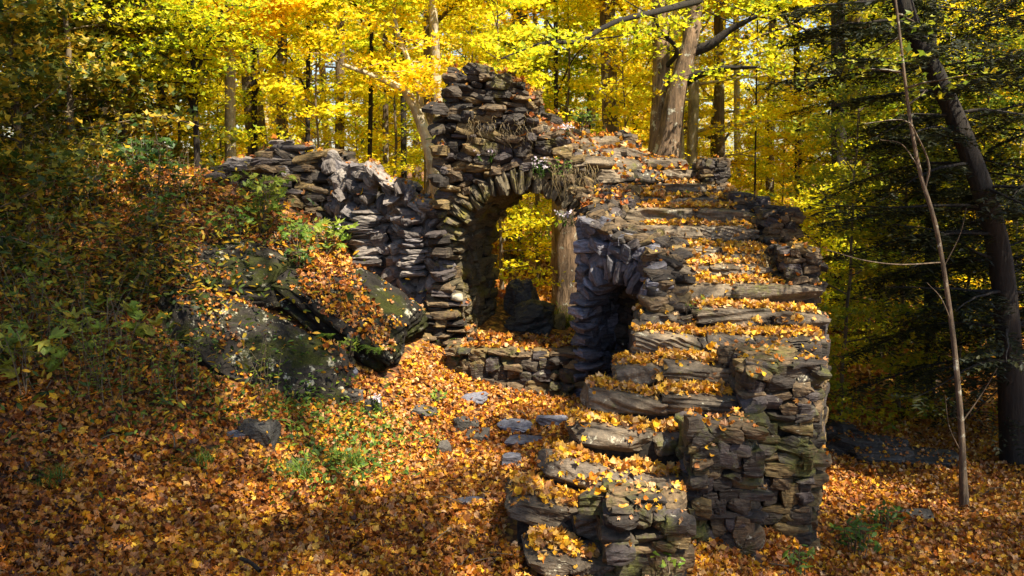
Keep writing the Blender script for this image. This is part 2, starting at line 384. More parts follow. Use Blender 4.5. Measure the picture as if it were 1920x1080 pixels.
# ------------------------------------------------------------------ ground
ctrl = [W(0, 1080, 4.9), W(480, 1080, 5.4), W(960, 1080, 5.75), W(1140, 1085, 5.75), W(1500, 1070, 6.8), W(1920, 1080, 6.8), W(1808, 945, 8.3),
        W(1560, 870, 9.6), W(1900, 850, 10), W(1085, 748, 10.1), W(850, 694, 10.25), W(960, 850, 8.25), W(700, 850, 7.9), W(480, 850, 7.4),
        W(0, 850, 6.3), W(0, 700, 7.0), W(330, 725, 8.0), W(640, 712, 9.2), W(300, 575, 8.9), W(0, 480, 9.0), W(200, 345, 11), W(450, 350, 12.2),
        W(0, 310, 13), W(600, 400, 12.2), W(700, 545, 11.2), W(790, 650, 10.6), W(850, 662, 10.9), W(480, 560, 9.9), W(560, 500, 10.6),
        W(960, 655, 11.3), W(1060, 640, 11.5), W(1040, 600, 13.8), W(1180, 760, 9.2), W(1200, 800, 7.6), W(1350, 1000, 6.6), W(1545, 990, 7.7)]
ctrl += [np.array(p, float) for p in ((0, 18, .2), (-4, 18, 1.3), (-10, 20, 2.8), (6, 18, -.6), (15, 20, -.9), (0, 40, 0.6), (-25, 40, 3.5), (25, 40, -.4),
         (-12, 8, 3.4), (8, 4, -.5), (-6, 2, 1.9), (0, 0, 1.2), (4, 2, .2), (3.5, 12, -.6), (9, 11, -.7), (0, -12, 1.5), (12, -12, 0), (-14, -10, 4), (0, 3.4, 0.55), (-20, 70, 4), (20, 70, 1.5), (0, 70, 2.))]
ctrl = np.array(ctrl)
def tps(A, Bp):
    d = np.linalg.norm(A[:, None, :2] - Bp[None, :, :2], axis=2); return d ** 2 * np.log(d + 1e-6)
kN = len(ctrl); K_ = tps(ctrl, ctrl) + np.eye(kN) * 0.15; Pm = np.c_[np.ones(kN), ctrl[:, :2]]
Aq = np.block([[K_, Pm], [Pm.T, np.zeros((3, 3))]]); wq = np.linalg.solve(Aq, np.r_[ctrl[:, 2], np.zeros(3)])
def ground_h(x, y):
    x = np.atleast_1d(np.asarray(x, float)); y = np.atleast_1d(np.asarray(y, float))
    p = np.c_[x, y]; out = np.empty(len(p))
    for i in range(0, len(p), 20000):
        q = p[i:i + 20000]; out[i:i + 20000] = tps(q, ctrl) @ wq[:kN] + np.c_[np.ones(len(q)), q] @ wq[kN:]
    out = np.clip(out, -1.6, 5.5)
    far = np.clip((np.hypot(x, y - 10) - 45) / 40, 0, 1); out = out * (1 - far) + 2.0 * far
    return out + 0.025 * np.sin(x * 3.1 + 1.3 * np.sin(y * 2.3)) * np.cos(y * 2.7) + 0.012 * np.sin(x * 9 + y * 4) * np.sin(y * 8 - x * 3)
def gh(x, y): return float(ground_h(x, y)[0])
gx = np.concatenate([[-600, -250, -120], np.arange(-80, -12, 2.0), np.arange(-12, 12, 0.12), np.arange(12, 81, 2.0), [120, 250, 600]])
gy = np.concatenate([[-600, -200, -60], np.arange(-20, 3.5, 1.0), np.arange(3.5, 15, 0.12), np.arange(15, 90, 2.0), [130, 260, 700]])
X, Yg = np.meshgrid(gx, gy, indexing='ij'); Z = ground_h(X.ravel(), Yg.ravel())
gv = np.c_[X.ravel(), Yg.ravel(), Z]; a_, b_ = X.shape
I, J = np.meshgrid(np.arange(a_ - 1), np.arange(b_ - 1), indexing='ij'); I = I.ravel(); J = J.ravel()
gf = np.c_[I * b_ + J, (I + 1) * b_ + J, (I + 1) * b_ + J + 1, I * b_ + J + 1]
m, n, l, b = mat_new('forest_floor')
tc = n.new('ShaderNodeTexCoord')
vo = n.new('ShaderNodeTexVoronoi'); vo.inputs['Scale'].default_value = 17; vo.inputs['Randomness'].default_value = 1
nz = noise(n, l, tc.outputs['Object'], 9, 4); va = n.new('ShaderNodeMix'); va.data_type = 'VECTOR'; va.inputs[0].default_value = 0.12
l.new(tc.outputs['Object'], va.inputs[4]); l.new(nz.outputs['Color'], va.inputs[5]); l.new(va.outputs[1], vo.inputs['Vector'])
sep = n.new('ShaderNodeSeparateColor'); l.new(vo.outputs['Color'], sep.inputs[0])
r = ramp(n, [(0.05, 0.022, 0.01), (0.16, 0.06, 0.018), (0.34, 0.13, 0.02), (0.48, 0.22, 0.03), (0.60, 0.34, 0.04)]); l.new(sep.outputs[0], r.inputs[0])
ed = ramp(n, [(1, 1, 1), (0.15, 0.12, 0.1)], [0.25, 0.75]); l.new(vo.outputs['Distance'], ed.inputs[0])
mp = n.new('ShaderNodeMath'); mp.operation = 'MULTIPLY'; mp.inputs[1].default_value = 1.0; l.new(vo.outputs['Distance'], mp.inputs[0]); l.new(mp.outputs[0], ed.inputs[0])
cc = mixc(n, l, 1.0, r.outputs[0], ed.outputs[0], 'MULTIPLY'); l.new(cc, b.inputs['Base Color']); b.inputs['Roughness'].default_value = 0.8
bp = n.new('ShaderNodeBump'); bp.inputs['Distance'].default_value = 0.04; bp.inputs['Strength'].default_value = 0.8; l.new(sep.outputs[1], bp.inputs['Height']); l.new(bp.outputs[0], b.inputs['Normal'])
M['floor'] = m
mbg = MB().add(gv, gf); go = mbg.build('ground', M['floor']); go['kind'] = 'structure'
gbvh = BVHTree.FromPolygons(gv.tolist(), gf.tolist())
def pix_hit(tree, px, row, Y, tol=2.5):
    d = Vector((W(px, row, 10.0) - np.array((0, 0, CZ))).tolist()).normalized()
    h = tree.ray_cast(Vector((0, 0, CZ)), d)
    if h[0] is not None and abs(h[0].y - Y) < tol: return np.array(h[0])
    return None
SOLID = [('ground', mbg)]         # everything leaves can land on

# ------------------------------------------------------------------ the stone staircase on its arch
stair = empty('stone_staircase', W(1350, 860, 7.6), 'ruined curving fieldstone staircase climbing over a large arch, its treads covered in orange leaves', 'staircase')
def nm_(name): return name
STEPS = [  # (Y, depth, [(px left, row, px right, row) ...])
    (5.70, .50, [(994, 1047, 1075, 1052), (1070, 1056, 1146, 1062)]),
    (6.15, .50, [(955, 931, 1092, 968), (1080, 972, 1160, 962)]),
    (6.58, .52, [(1022, 862, 1182, 892), (1176, 896, 1304, 908)]),
    (6.93, .50, [(1071, 797, 1226, 814), (1220, 824, 1306, 812)]),
    (7.28, .50, [(1108, 732, 1258, 752), (1252, 744, 1412, 746)]),
    (7.65, .48, [(1163, 690, 1242, 690), (1236, 680, 1326, 682), (1322, 688, 1405, 684)]),
    (8.02, .50, [(1196, 626, 1318, 632), (1314, 638, 1345, 638), (1338, 632, 1418, 632), (1414, 636, 1490, 634), (1484, 632, 1556, 632)]),
    (8.40, .50, [(1205, 588, 1264, 588), (1262, 594, 1292, 592), (1288, 580, 1460, 582), (1456, 586, 1547, 587)]),
    (8.78, .50, [(1222, 534, 1372, 536), (1366, 534, 1542, 535)]),
    (9.17, .50, [(1224, 497, 1344, 499), (1338, 495, 1462, 497)]),
    (9.55, .50, [(1219, 461, 1368, 464), (1362, 467, 1445, 468)]),
    (9.94, .50, [(1200, 424, 1322, 424), (1316, 424, 1420, 426)]),
    (10.3, .50, [(1172, 391, 1302, 392), (1296, 391, 1424, 393)]),
    (10.7, .50, [(1150, 368, 1262, 371), (1256, 371, 1376, 371)]),
    (11.05, .50, [(1128, 345, 1240, 348), (1232, 344, 1368, 345)]),
]
core = MB(); stair_solid = []
treads = []
prevz = None
stonerg = np.random.default_rng(11)
for k, (Y, dp, sts) in enumerate(STEPS):
    mb = MB(); zs = []
    for i, (a, ra, b2, rb) in enumerate(sts):
        A = W(a, ra, Y); B2 = W(b2, rb, Y + 0.02); 
        wd = np.linalg.norm(B2 - A); an = math.atan2(B2[1] - A[1], B2[0] - A[0]); sl_ = math.atan2(B2[2] - A[2], wd)
        zt = (A[2] + B2[2]) / 2; zs.append(zt)
        hgt = 0.20 if k else 0.14
        cen = (A + B2) / 2 + np.array([0, dp / 2 - stonerg.uniform(0, .05), -hgt / 2])
        Rm = rotz(an + stonerg.normal() * .04) @ roty(-sl_) @ rotx(stonerg.normal() * .03)
        add_stones(mb, [cen], [Rm], [(wd / 2 + .03, dp / 2, hgt / 2)], 100 + k * 7 + i, n=14, rnd=0.08, planes=16, rough=0.05, dmin=0.84)
    z = np.mean(zs); l0, r0 = HX(sts[0][0], Y), HX(sts[-1][2], Y)
    o = mb.build('step', M['step'], stair, smooth=False); stair_solid.append(mb)
    treads.append((l0, r0, Y, z))
    gz = min(gh(l0, Y), gh(r0, Y)) - 0.6
    prism(core, [(l0 + .06, Y + .07), (r0 - .04, Y + .07), (r0 - .04, Y + .9), (l0 + .06, Y + .9)], gz, z - .09)
# upper steps swing left over the arch: quads in plan (inner, outer) and height
UP = [((1120, 10.95), (1300, 11.45), 318), ((1082, 10.95), (1286, 11.9), 296), ((1056, 11.0), (1225, 12.1), 276), ((1030, 11.0), (1165, 12.25), 256), ((1000, 11.0), (1100, 12.35), 232), ((968, 11.0), (1050, 12.4), 214), ((935, 11.0), (990, 12.4), 202)]
for k in range(len(UP) - 1):
    (pa, ya), (pb, yb), row = UP[k]; (pc, yc), (pd, yd), _ = UP[k + 1]
    z = W(pb, row, 11.5)[2]
    A = np.array([HX(pa, ya), ya]); B2 = np.array([HX(pb, yb), yb]); C2 = np.array([HX(pc, yc), yc]); D2 = np.array([HX(pd, yd), yd])
    fr = (A + B2) / 2; bk = (C2 + D2) / 2; d = B2 - A; L = np.linalg.norm(d); an = math.atan2(d[1], d[0])
    mb = MB()
    for i, t in enumerate((0.2, 0.52, 0.82)):
        c = A + d * t + (bk - fr) * 0.6
        add_stones(mb, [(c[0], c[1], z - .1)], [rotz(an + stonerg.normal() * .1) @ rotx(stonerg.normal() * .06)], [(L * .19, .27, .10)], 300 + k * 5 + i, n=8, rnd=0.2, planes=10, rough=0.05)
    mb.build('step', M['step'], stair, smooth=False); stair_solid.append(mb)
    prism(core, [A, B2, D2 + (D2 - B2) * .1, C2], 2.62 if k > 0 else -0.6, z - .12)

# --- inner wall with the niche and the arch wall: path in plan
IW = [(HX(1110, 7.35), 7.35), (HX(1150, 7.75), 7.75), (HX(1206, 8.3), 8.3), (HX(1224, 8.8), 8.8), (HX(1222, 9.2), 9.2), (HX(1090, 10.1), 10.1), (HX(1106, 10.85), 10.85)]
atI, sI = poly_path(IW[::-1])        # runs from the arch towards the camera so that the normal faces left
def rowz(px, row, Y): return W(px, row, Y)[2]
topI_s = [0, sI[1], sI[2], sI[3], sI[4], sI[5], sI[6]]
topI_z = [rowz(1106, 385, 10.85), rowz(1090, 398, 10.1), rowz(1222, 468, 9.2), rowz(1224, 492, 8.8), rowz(1206, 610, 8.3) - .1, rowz(1150, 735, 7.75) - .12, rowz(1110, 770, 7.35) - .15]
nlen0, nlen1 = sI[1] + 0.13, sI[2] - 0.01      # niche span
nc = (nlen0 + nlen1) / 2; nr = (nlen1 - nlen0) / 2; nspring = 1.50 - nr
def in_niche(u, v, g=0.0):
    return abs(u - nc) < nr + g and (v < nspring or math.hypot(u - nc, v - nspring) < nr + g)
def PI_(u, v): p = atI(u); return np.array([p[0], p[1], v])
def keepI(u, v): return v < np.interp(u, topI_s, topI_z) - .03 and not in_niche(u, v, 0.16) and v > -0.5
inner = MB(); iw_core = MB()
lay(inner, PI_, 0, sI[6], -0.3, 2.5, keepI, 21, hr=(.08, .16), wr=(.10, .26), th=.13, proud=.05, jit=.2, n=5)
def inwardI(u, v):
    p = atI(u + .01) - atI(u - .01); t = p / np.linalg.norm(p); return np.array([-t[1], t[0], 0]) * -0.0 + np.array([0.86, 0.4, 0]) * 0.42
# stones of the niche ring, intrados and back
def ring(mb, P, sc, rad, spring, z0, seed, depthv, n=5, ln=.16, wd=.10, palette=None, arc=(0, math.pi), legs=(1, 1), dep=.22):
    rg = np.random.default_rng(seed); e = 1e-3
    arcl = rad * (arc[1] - arc[0]); L = [(-1, t) for t in np.arange(z0, spring, wd * 1.4)] if legs[0] else []
    items = [('leg', -1, t) for t in np.arange(z0, spring, wd * 1.5)] * legs[0] + [('leg', 1, t) for t in np.arange(z0, spring, wd * 1.5)] * legs[1]
    items += [('arc', a, 0) for a in np.arange(arc[0], arc[1], wd / rad)]
    cs, Rs, ds = [], [], []
    for it in items:
        if it[0] == 'leg': ct = np.array([it[1], 0.]); u = sc + it[1] * (rad + ln * .5); v = it[2]
        else: ct = np.array([math.cos(it[1]), math.sin(it[1])]); u = sc + ct[0] * (rad + ln * .5); v = spring + ct[1] * (rad + ln * .5)
        p = P(u, v); tu = P(u + e, v) - p; tu /= np.linalg.norm(tu); tv = np.array([0, 0, 1.]); nm = np.cross(tu, tv)
        rad_d = ct[0] * tu + ct[1] * tv; tan = np.cross(nm, rad_d)
        Rm = np.stack([rad_d, -nm, tan], 1)
        if np.linalg.det(Rm) < 0: Rm[:, 2] *= -1
        Rm = Rm @ roty(rg.normal() * .07) @ rotx(rg.normal() * .07)
        lg = ln * (rg.uniform(.9, 1.2) if it[0] == 'arc' else rg.uniform(.55, 1.2))
        cs.append(p + nm * rg.uniform(-.0, .06) - nm * dep * .5 + rad_d * rg.normal() * .02); Rs.append(Rm); ds.append((lg * .6, dep * rg.uniform(.7, 1), wd * rg.uniform(.5, .72)))
    add_stones(mb, cs, Rs, ds, seed + 5, n=n)
nring = MB(); ring(nring, PI_, nc, nr, nspring, -0.2, 41, None, ln=.24, wd=.10, dep=.22)
dvec = np.array([0.72, 0.69, 0]); dvec /= np.linalg.norm(dvec)
def intr(sc, rad, spring, z0, P, dv, depth):
    leg = spring - z0; arc = math.pi * rad
    def f(u, v):       # u along depth, v along the profile from left foot over the crown to right foot
        if v < leg: q = (-rad, z0 + v)
        elif v < leg + arc: a = math.pi - (v - leg) / rad; q = (rad * math.cos(a), spring + rad * math.sin(a))
        else: q = (rad, spring - (v - leg - arc))
        p = P(sc + q[0], q[1]); return p + dv * u
    return f, leg * 2 + arc
fN, LN = intr(nc, nr + .05, nspring, -0.3, PI_, dvec, .5)
lay(nring, fN, .15, .62, 0, LN, lambda u, v: True, 43, hr=(.1, .16), wr=(.12, .22), th=.08, proud=.02)
PB = lambda u, v: PI_(u, v) + dvec * .60
nb = MB(); lay(nb, PB, nlen0 - .15, nlen1 + .15, -.3, nspring + nr, lambda u, v: in_niche(u, v, .2), 44, hr=(.1, .17), wr=(.14, .28), th=.1, proud=.03)
sheet_core(iw_core, PI_, 0, sI[6], -.6, 2.5, lambda u, v: v < np.interp(u, topI_s, topI_z) - .1 and not in_niche(u, v, .1), lambda u, v: dvec * .55, d=.09, inset=.1)
nbw = MB()
# --- arch wall
AL = [(HX(826, 11.15), 11.15), (HX(880, 11.02), 11.02), (HX(1108, 10.92), 10.92), (HX(1150, 10.9), 10.9)]
atA, sA = poly_path(AL)
def sAt(px): return np.interp(HX(px, 11.0), [a[0] for a in AL], sA)
def PA(u, v):
    p = atA(u)
    ly = 0.0
    if v < 1.9: ly = (1.9 - v) * -0.06        # slightly battered base
    return np.array([p[0], p[1] + ly, v])
tp = [(822, 330), (838, 250), (850, 205), (905, 180), (960, 196), (1000, 232), (1030, 246), (1056, 268), (1090, 325), (1120, 370), (1160, 385)]
tps_s = [sAt(p) if p > 830 else (p - 826) / 1600 * 11 for p, _ in tp]; tps_z = [rowz(p, r0, 11.0) for p, r0 in tp]
ac = (sAt(854) + sAt(1112)) / 2; ar = (sAt(1112) - sAt(854)) / 2; aspring = 2.47 - ar
def in_arch(u, v, g=0.0): return abs(u - ac) < ar + g and (v < aspring or math.hypot(u - ac, v - aspring) < ar + g)
def keepA(u, v): return v < np.interp(u, tps_s, tps_z) and not in_arch(u, v, .15) and u < sA[2] + .6 and not (u > sA[2] + .05 and v < 2.35)
adir = np.array([math.sin(R(21)), math.cos(R(21)), 0]); ADEP = 1.35
face = MB()
lay(face, PA, .13, sA[3], .1, 3.6, lambda u, v: keepA(u, v) and v < 2.45, 51, hr=(.06, .16), wr=(.12, .34), th=.14, proud=.07, jit=.14, n=5)
lay(face, PA, .13, sA[3], 2.42, 3.75, lambda u, v: keepA(u, v), 52, hr=(.055, .13), wr=(.12, .34), th=.15, proud=.09, jit=.2, n=5)
aring = MB(); ring(aring, PA, ac, ar, aspring, .35, 61, None, n=5, ln=.24, wd=.085, dep=.24, legs=(1, 1))
fA, LA = intr(ac, ar + .05, aspring, .3, PA, adir, ADEP)
lay(aring, fA, .2, ADEP, 0, LA, lambda u, v: True, 63, hr=(.09, .16), wr=(.14, .32), th=.09, proud=.03, n=4)
acore = MB(); sheet_core(acore, PA, 0, sA[3] - .1, -.3, 3.6, lambda u, v: v < np.interp(u, tps_s, tps_z) - .08 and not in_arch(u, v, .08) and not (u > sA[2] + .1 and v < 2.4), lambda u, v: adir * ADEP, d=.08, inset=.09)
# back face of the arch wall and the left side of the tower (seen only from elsewhere)
PBk = lambda u, v: PA(sA[3] - u, v) + adir * ADEP
lay(face, PBk, 0, sA[3], 0, 3.5, lambda u, v: keepA(sA[3] - u, v), 65, hr=(.1, .18), wr=(.2, .4), th=.12, proud=.03, n=3)
PLf = lambda u, v: np.array([AL[0][0], AL[0][1], 0]) + adir * (ADEP - u) + np.array([0, 0, v])
lay(face, PLf, 0, ADEP, -.1, 3.45, lambda u, v: True, 66, hr=(.1, .18), wr=(.2, .4), th=.12, proud=.03, n=3)
# tower head
thead = MB(); 
def tower_head():
    rg = np.random.default_rng(71); cs, Rs, ds, ts = [], [], [], []
    z = rowz(900, 205, 11.1)
    ztop = rowz(900, 142, 11.1)
    for z in np.arange(z - .12, ztop, .082):
        fr = (z - (ztop - .55)) / .55
        row = np.interp(z, [rowz(900, 205, 11.1), ztop], [205, 140])
        xl = HX(836, 11.0) - .0; xr = HX(np.interp(row, [135, 150, 165, 185, 205], [925, 955, 985, 994, 990]), 11.2)
        for yy in np.arange(11.0, 12.3, .26):
            shift = (yy - 11.0) * .35
            x = xl + shift + rg.uniform(-.03, .03)
            while x < xr + shift * .3:
                wd = rg.uniform(.16, .42)
                if x + wd > xr + .08: wd = max(.1, xr + .06 - x)
                cs.append((x + wd / 2, yy + rg.normal() * .03 + .1, z)); Rs.append(rotz(rg.normal() * .2) @ roty(rg.normal() * .07 + .05) @ rotx(rg.normal() * .06)); ds.append((wd * .56, .17, .052 * rg.uniform(.8, 1.4))); ts.append(rg.uniform(0, .55)); x += wd * .95
    for (px, row, wd) in ((855, 140, .2), (898, 132, .24), (935, 150, .2), (862, 150, .25)):
        cs.append(W(px, row, 11.15)); Rs.append(rotz(rg.normal() * .3) @ roty(.1)); ds.append((wd * .6, .2, .075)); ts.append(.15)
    add_stones(thead, cs, Rs, ds, 72, n=5, tone=ts)
tower_head()
# rubble shelf between the arch face top and the upper steps
rub = MB()
def rubble(mb, ptsfn, cnt, seed, size=(.07, .17), tone=None, n=5, flat=.55):
    rg = np.random.default_rng(seed); cs, Rs, ds = [], [], []
    for i in range(cnt):
        cs.append(ptsfn(rg)); s = rg.uniform(*size); Rs.append(rotz(rg.uniform(0, 3.1)) @ roty(rg.normal() * .25) @ rotx(rg.normal() * .25)); ds.append((s, s * rg.uniform(.6, .9), s * flat * rg.uniform(.6, 1.1)))
    add_stones(mb, cs, Rs, ds, seed + 1, n=n)
def shelf(rg):
    px = rg.uniform(985, 1165); t = rg.uniform(0, 1); Y = 11.0 + t * .5
    zf = np.interp(sAt(px), tps_s, tps_z); zb = np.interp(px, [985, 1060, 1165], [3.38, 3.2, 2.75])
    return np.array([HX(px, Y), Y, zf * (1 - t) + zb * t - .05])
rubble(rub, shelf, 90, 81)
def shelf2(rg):      # top of the inner wall beside the step ends
    s = rg.uniform(sI[1], sI[4]); p = atI(s); t = rg.uniform(0, .45)
    return np.array([p[0] + t * .86, p[1] + t * .3, np.interp(s, topI_s, topI_z) - .05 + t * .18])
rubble(rub, shelf2, 95, 83, size=(.07, .15))
def shelf3(rg):      # broken top edge above niche leading up to the arch
    px = rg.uniform(1095, 1180); t = rg.uniform(0, 1); Y = 10.3 + t * .8
    return np.array([HX(px, Y), Y, rowz(px, np.interp(px, [1095, 1180], [395, 385]) - 45 * t, Y) - .04])
rubble(rub, shelf3, 60, 85)
# long slabs that read on the skyline
for (a, ra, b2, rb, Y, dp, h) in ((1168, 287, 1282, 306, 11.6, .3, .12), (1085, 262, 1150, 282, 11.7, .3, .1), (1170, 318, 1250, 322, 11.3, .3, .11), (1015, 205, 1060, 222, 11.5, .3, .12), (1110, 282, 1185, 296, 11.5, .3, .1), (960, 190, 1010, 206, 11.4, .3, .12)):
    A = W(a, ra, Y); B2 = W(b2, rb, Y); d = B2 - A
    add_stones(rub, [(A + B2) / 2 + (0, dp / 2, -h / 2)], [roty(-math.atan2(d[2], d[0]))], [(np.linalg.norm(d) / 2, dp / 2, h / 2)], int(a), n=8, rnd=.2, planes=10)
inner.build('niche_wall', M['blue'], stair, smooth=False); nr_o = nring.build('niche_arch_ring', M['blue'], stair, smooth=False); nb.build('niche_back', M['wall'], stair, smooth=False)
face.build('arch_wall', M['wall'], stair, smooth=False); aring.build('arch_ring', M['ringmoss'], stair, smooth=False); thead.build('tower_head', M['wall'], stair, smooth=False)
rub.build('broken_wall_top', M['wall'], stair, smooth=False)
MASON = [inner, face, thead, rub, nring]
for q in MASON: stair_solid.append(q)
# --- ledge under the arch
LG = [(HX(846, 10.4), 10.4), (HX(868, 10.22), 10.22), (HX(1000, 10.10), 10.10), (HX(1094, 10.06), 10.06)]
atL, sL = poly_path(LG); PL = lambda u, v: np.array([*atL(u), v])
led = MB(); lzt = .56
lay(led, PL, 0, sL[-1], -.3, lzt - .06, lambda u, v: True, 91, hr=(.09, .16), wr=(.13, .3), th=.13, proud=.04, n=5, jit=.15)
cs = []; rg = np.random.default_rng(92)
u = 0
while u < sL[-1] - .1:
    wd = rg.uniform(.2, .42); p = atL(u + wd / 2); cs.append((p[0], p[1] + .12, lzt - .03, wd)); u += wd
add_stones(led, [c[:3] for c in cs], [rotz(rg.normal() * .05) for _ in cs], [(c[3] * .54, .2, .05) for c in cs], 93, n=8, rnd=.25, planes=9)
led.build('arch_ledge', M['moss'], stair, smooth=False); stair_solid.append(led)
prism(core, [(LG[1][0], LG[1][1] + .08), (LG[3][0] + .03, LG[3][1] + .12), (HX(1110, 11.2), 11.9), (HX(860, 11.0), 11.3)], -.5, [.5, .5, .42, .5])
# --- posts (piers of the outer parapet) and outer wall
def pier(name, pxl, pxr, Y, dep, ztop, zb, seed, mat, tpr=0.02, cap=True, hr=(.06, .12), label=None, twist=0.0, wr=(.12, .3), slim=0.0):
    x0, x1 = HX(pxl, Y), HX(pxr, Y); cx, hw = (x0 + x1) / 2, (x1 - x0) / 2 - .045 - slim; cy = Y + dep / 2; hd = dep / 2
    mb = MB(); H = ztop - zb; e = .07
    def side(k):
        def P(u, v):
            sc = 1 + tpr * (1 - (v - zb) / H) + .03 * math.sin(v * 9 + seed)
            if k == 0: q = (-hw * sc + u, -hd * sc)
            elif k == 1: q = (hw * sc, -hd * sc + u)
            elif k == 2: q = (hw * sc - u, hd * sc)
            else: q = (-hw * sc, hd * sc - u)
            c, s = math.cos(twist), math.sin(twist)
            return np.array([cx + c * q[0] - s * q[1], cy + s * q[0] + c * q[1], v])
        return P
    for k in range(4):
        L = 2 * hw if k % 2 == 0 else 2 * hd
        lay(mb, side(k), 0.03, L - .03, zb, ztop - .05, lambda u, v: True, seed + k, hr=hr, wr=wr, th=.10, proud=.03, n=5, jit=.1)
    if cap:
        rg = np.random.default_rng(seed + 9); cs, ds, Rs = [], [], []
        for i in range(5):
            cs.append((cx + rg.uniform(-.35, .35) * hw, cy + rg.uniform(-.4, .4) * hd, ztop - .05 + .012 * i)); ds.append((hw * rg.uniform(.55, .8), hd * rg.uniform(.6, .85), .045)); Rs.append(rotz(rg.normal() * .3) @ roty(rg.normal() * .05))
        add_stones(mb, cs, Rs, ds, seed + 10, n=8, rnd=.25, planes=9)
    cmb = core; c = e
    prism(core, [(cx - hw + c, cy - hd + c), (cx + hw - c, cy - hd + c), (cx + hw - c, cy + hd - c), (cx - hw + c, cy + hd - c)], zb - .2, ztop - .08)
    o = mb.build(name, mat, stair, smooth=False); 
    if label: o['label'] = label
    stair_solid.append(mb)
pier('post', 1146, 1302, 5.74, .36, rowz(1220, 946, 5.74), -.5, 501, M['moss'], label='lowest broad post with rounded stones and a pale cap stone', hr=(.06, .13), wr=(.12, .26))
pier('post', 1303, 1430, 6.50, .42, rowz(1365, 812, 6.5), -.6, 511, M['moss'], label='mossy square post with a flat cap at the foot of the stairs', hr=(.055, .13), wr=(.1, .26))
pier('post', 1400, 1546, 7.20, .6, rowz(1470, 676, 7.2), -.7, 521, M['moss'], label='tall dark mossy pier at the outer corner', hr=(.05, .13), wr=(.12, .30))
pier('post', 1464, 1546, 8.95, .5, rowz(1500, 466, 8.95), 0.2, 531, M['wall'], label='square dry-stone post beside the middle steps', hr=(.05, .1), wr=(.1, .19), slim=.045)
pier('post', 1422, 1502, 9.95, .45, rowz(1460, 394, 9.95), 0.6, 541, M['wall'], label='square dry-stone post beside the upper steps', hr=(.05, .1), wr=(.1, .19), slim=.045)
pier('post', 1362, 1436, 10.5, .45, rowz(1400, 368, 10.5), 0.6, 551, M['wall'], label='low crumbled post of flat stones', hr=(.05, .09), wr=(.1, .19), slim=.045, tpr=.25)
pier('post', 1302, 1368, 11.2, .45, rowz(1335, 302, 11.2), 0.6, 561, M['wall'], label='small leaning post near the top steps', hr=(.05, .09), wr=(.1, .19), slim=.045)
pier('post', 1148, 1188, 12.3, .35, rowz(1168, 248, 12.3), 1.6, 571, M['wall'], label='short post on the skyline', hr=(.05, .09), wr=(.1, .2))
OW = [(HX(1546, 7.6), 7.6), (HX(1550, 8.2), 8.2), (HX(1545, 9.0), 9.0), (HX(1470, 9.6), 9.6), (HX(1425, 10.3), 10.4), (HX(1372, 11.0), 11.1), (HX(1302, 11.8), 11.8), (HX(1190, 12.6), 12.6), (HX(1000, 12.7), 12.6)]
atO, sO = poly_path(OW); PO = lambda u, v: np.array([*atO(u), v])
ow = MB(); ztO = [1.1, 1.2, 1.3, 1.5, 1.95, 2.25, 2.55, 2.9, 3.2]
lay(ow, PO, 0, sO[-1], -.9, 3.3, lambda u, v: v < np.interp(u, sO, ztO) - .05 and (u < sO[6] or v > 2.55), 601, hr=(.09, .17), wr=(.16, .36), th=.12, proud=.04, n=4)
ow.build('outer_wall', M['wall'], stair, smooth=False); stair_solid.append(ow)
core.build('core', M['mortar'], stair, smooth=False); acore.build('core', M['mortar'], stair, smooth=False); iw_core.build('core', M['mortar'], stair, smooth=False)
for q in (core, acore, iw_core): stair_solid.append(q)
# the white round stone in the arch pier
ws = MB(); add_stones(ws, [PA(sAt(858), rowz(858, 557, 11)) + (0, -.1, 0)], [np.eye(3)], [(.08, .07, .06)], 9, n=8, rnd=.6, planes=6, rough=.06)
m, n, l, b = mat_new('quartz'); b.inputs['Base Color'].default_value = (.62, .60, .52, 1); b.inputs['Roughness'].default_value = .6
nq = noise(n, l, n.new('ShaderNodeTexCoord').outputs['Object'], 14, 6); rq = ramp(n, [(.10, .085, .06), (.40, .38, .30)], [.35, .6]); l.new(nq.outputs['Fac'], rq.inputs[0]); l.new(rq.outputs[0], b.inputs['Base Color'])
o = ws.build('white_stone', m, stair); o['label'] = 'round white quartz stone in the pier left of the arch'
for q in stair_solid: SOLID.append(('masonry' if any(q is z_ for z_ in MASON) else 'stair', q))

# ------------------------------------------------------------------ the broken wall on the hillside, left
rw = empty('ruined_wall', W(700, 600, 11.3), 'collapsed dry-stone wall of tilted slates running down the slope to the tower', 'wall')
RP = [(HX(586, 12.3), 12.3), (HX(640, 12.0), 12.0), (HX(720, 11.6), 11.6), (HX(775, 11.4), 11.4), (HX(840, 11.2), 11.2)]
atR, sR = poly_path(RP)
def sRp(px): return np.interp(px, [586, 640, 720, 775, 840], sR)
def PR(u, v): p = atR(u); return np.array([p[0], p[1], v])
tpR = [(586, 300), (600, 300), (622, 292), (645, 318), (662, 322), (684, 302), (705, 318), (740, 345), (765, 345), (785, 372), (800, 385), (815, 372), (840, 372)]
btR = [(586, 430), (640, 470), (690, 540), (740, 600), (800, 660), (840, 690)]
Yr = lambda px: np.interp(px, [586, 640, 720, 775, 840], [12.3, 12.0, 11.6, 11.4, 11.2])
trs = [sRp(p) for p, _ in tpR]; trz = [rowz(p, q, Yr(p)) for p, q in tpR]; brs = [sRp(p) for p, _ in btR]; brz = [rowz(p, q, Yr(p)) for p, q in btR]
hole_c = (sRp(712), rowz(712, 366, 11.6))
def keepR(u, v, g=0): return np.interp(u, brs, brz) < v < np.interp(u, trs, trz) - .03 and math.hypot((u - hole_c[0]) / .13, (v - hole_c[1]) / .17) > 1 + g
rs = MB()
lay(rs, PR, 0, sR[-1], .1, 3.0, keepR, 701, hr=(.08, .17), wr=(.12, .28), th=.16, proud=.16, jit=.55, n=5)
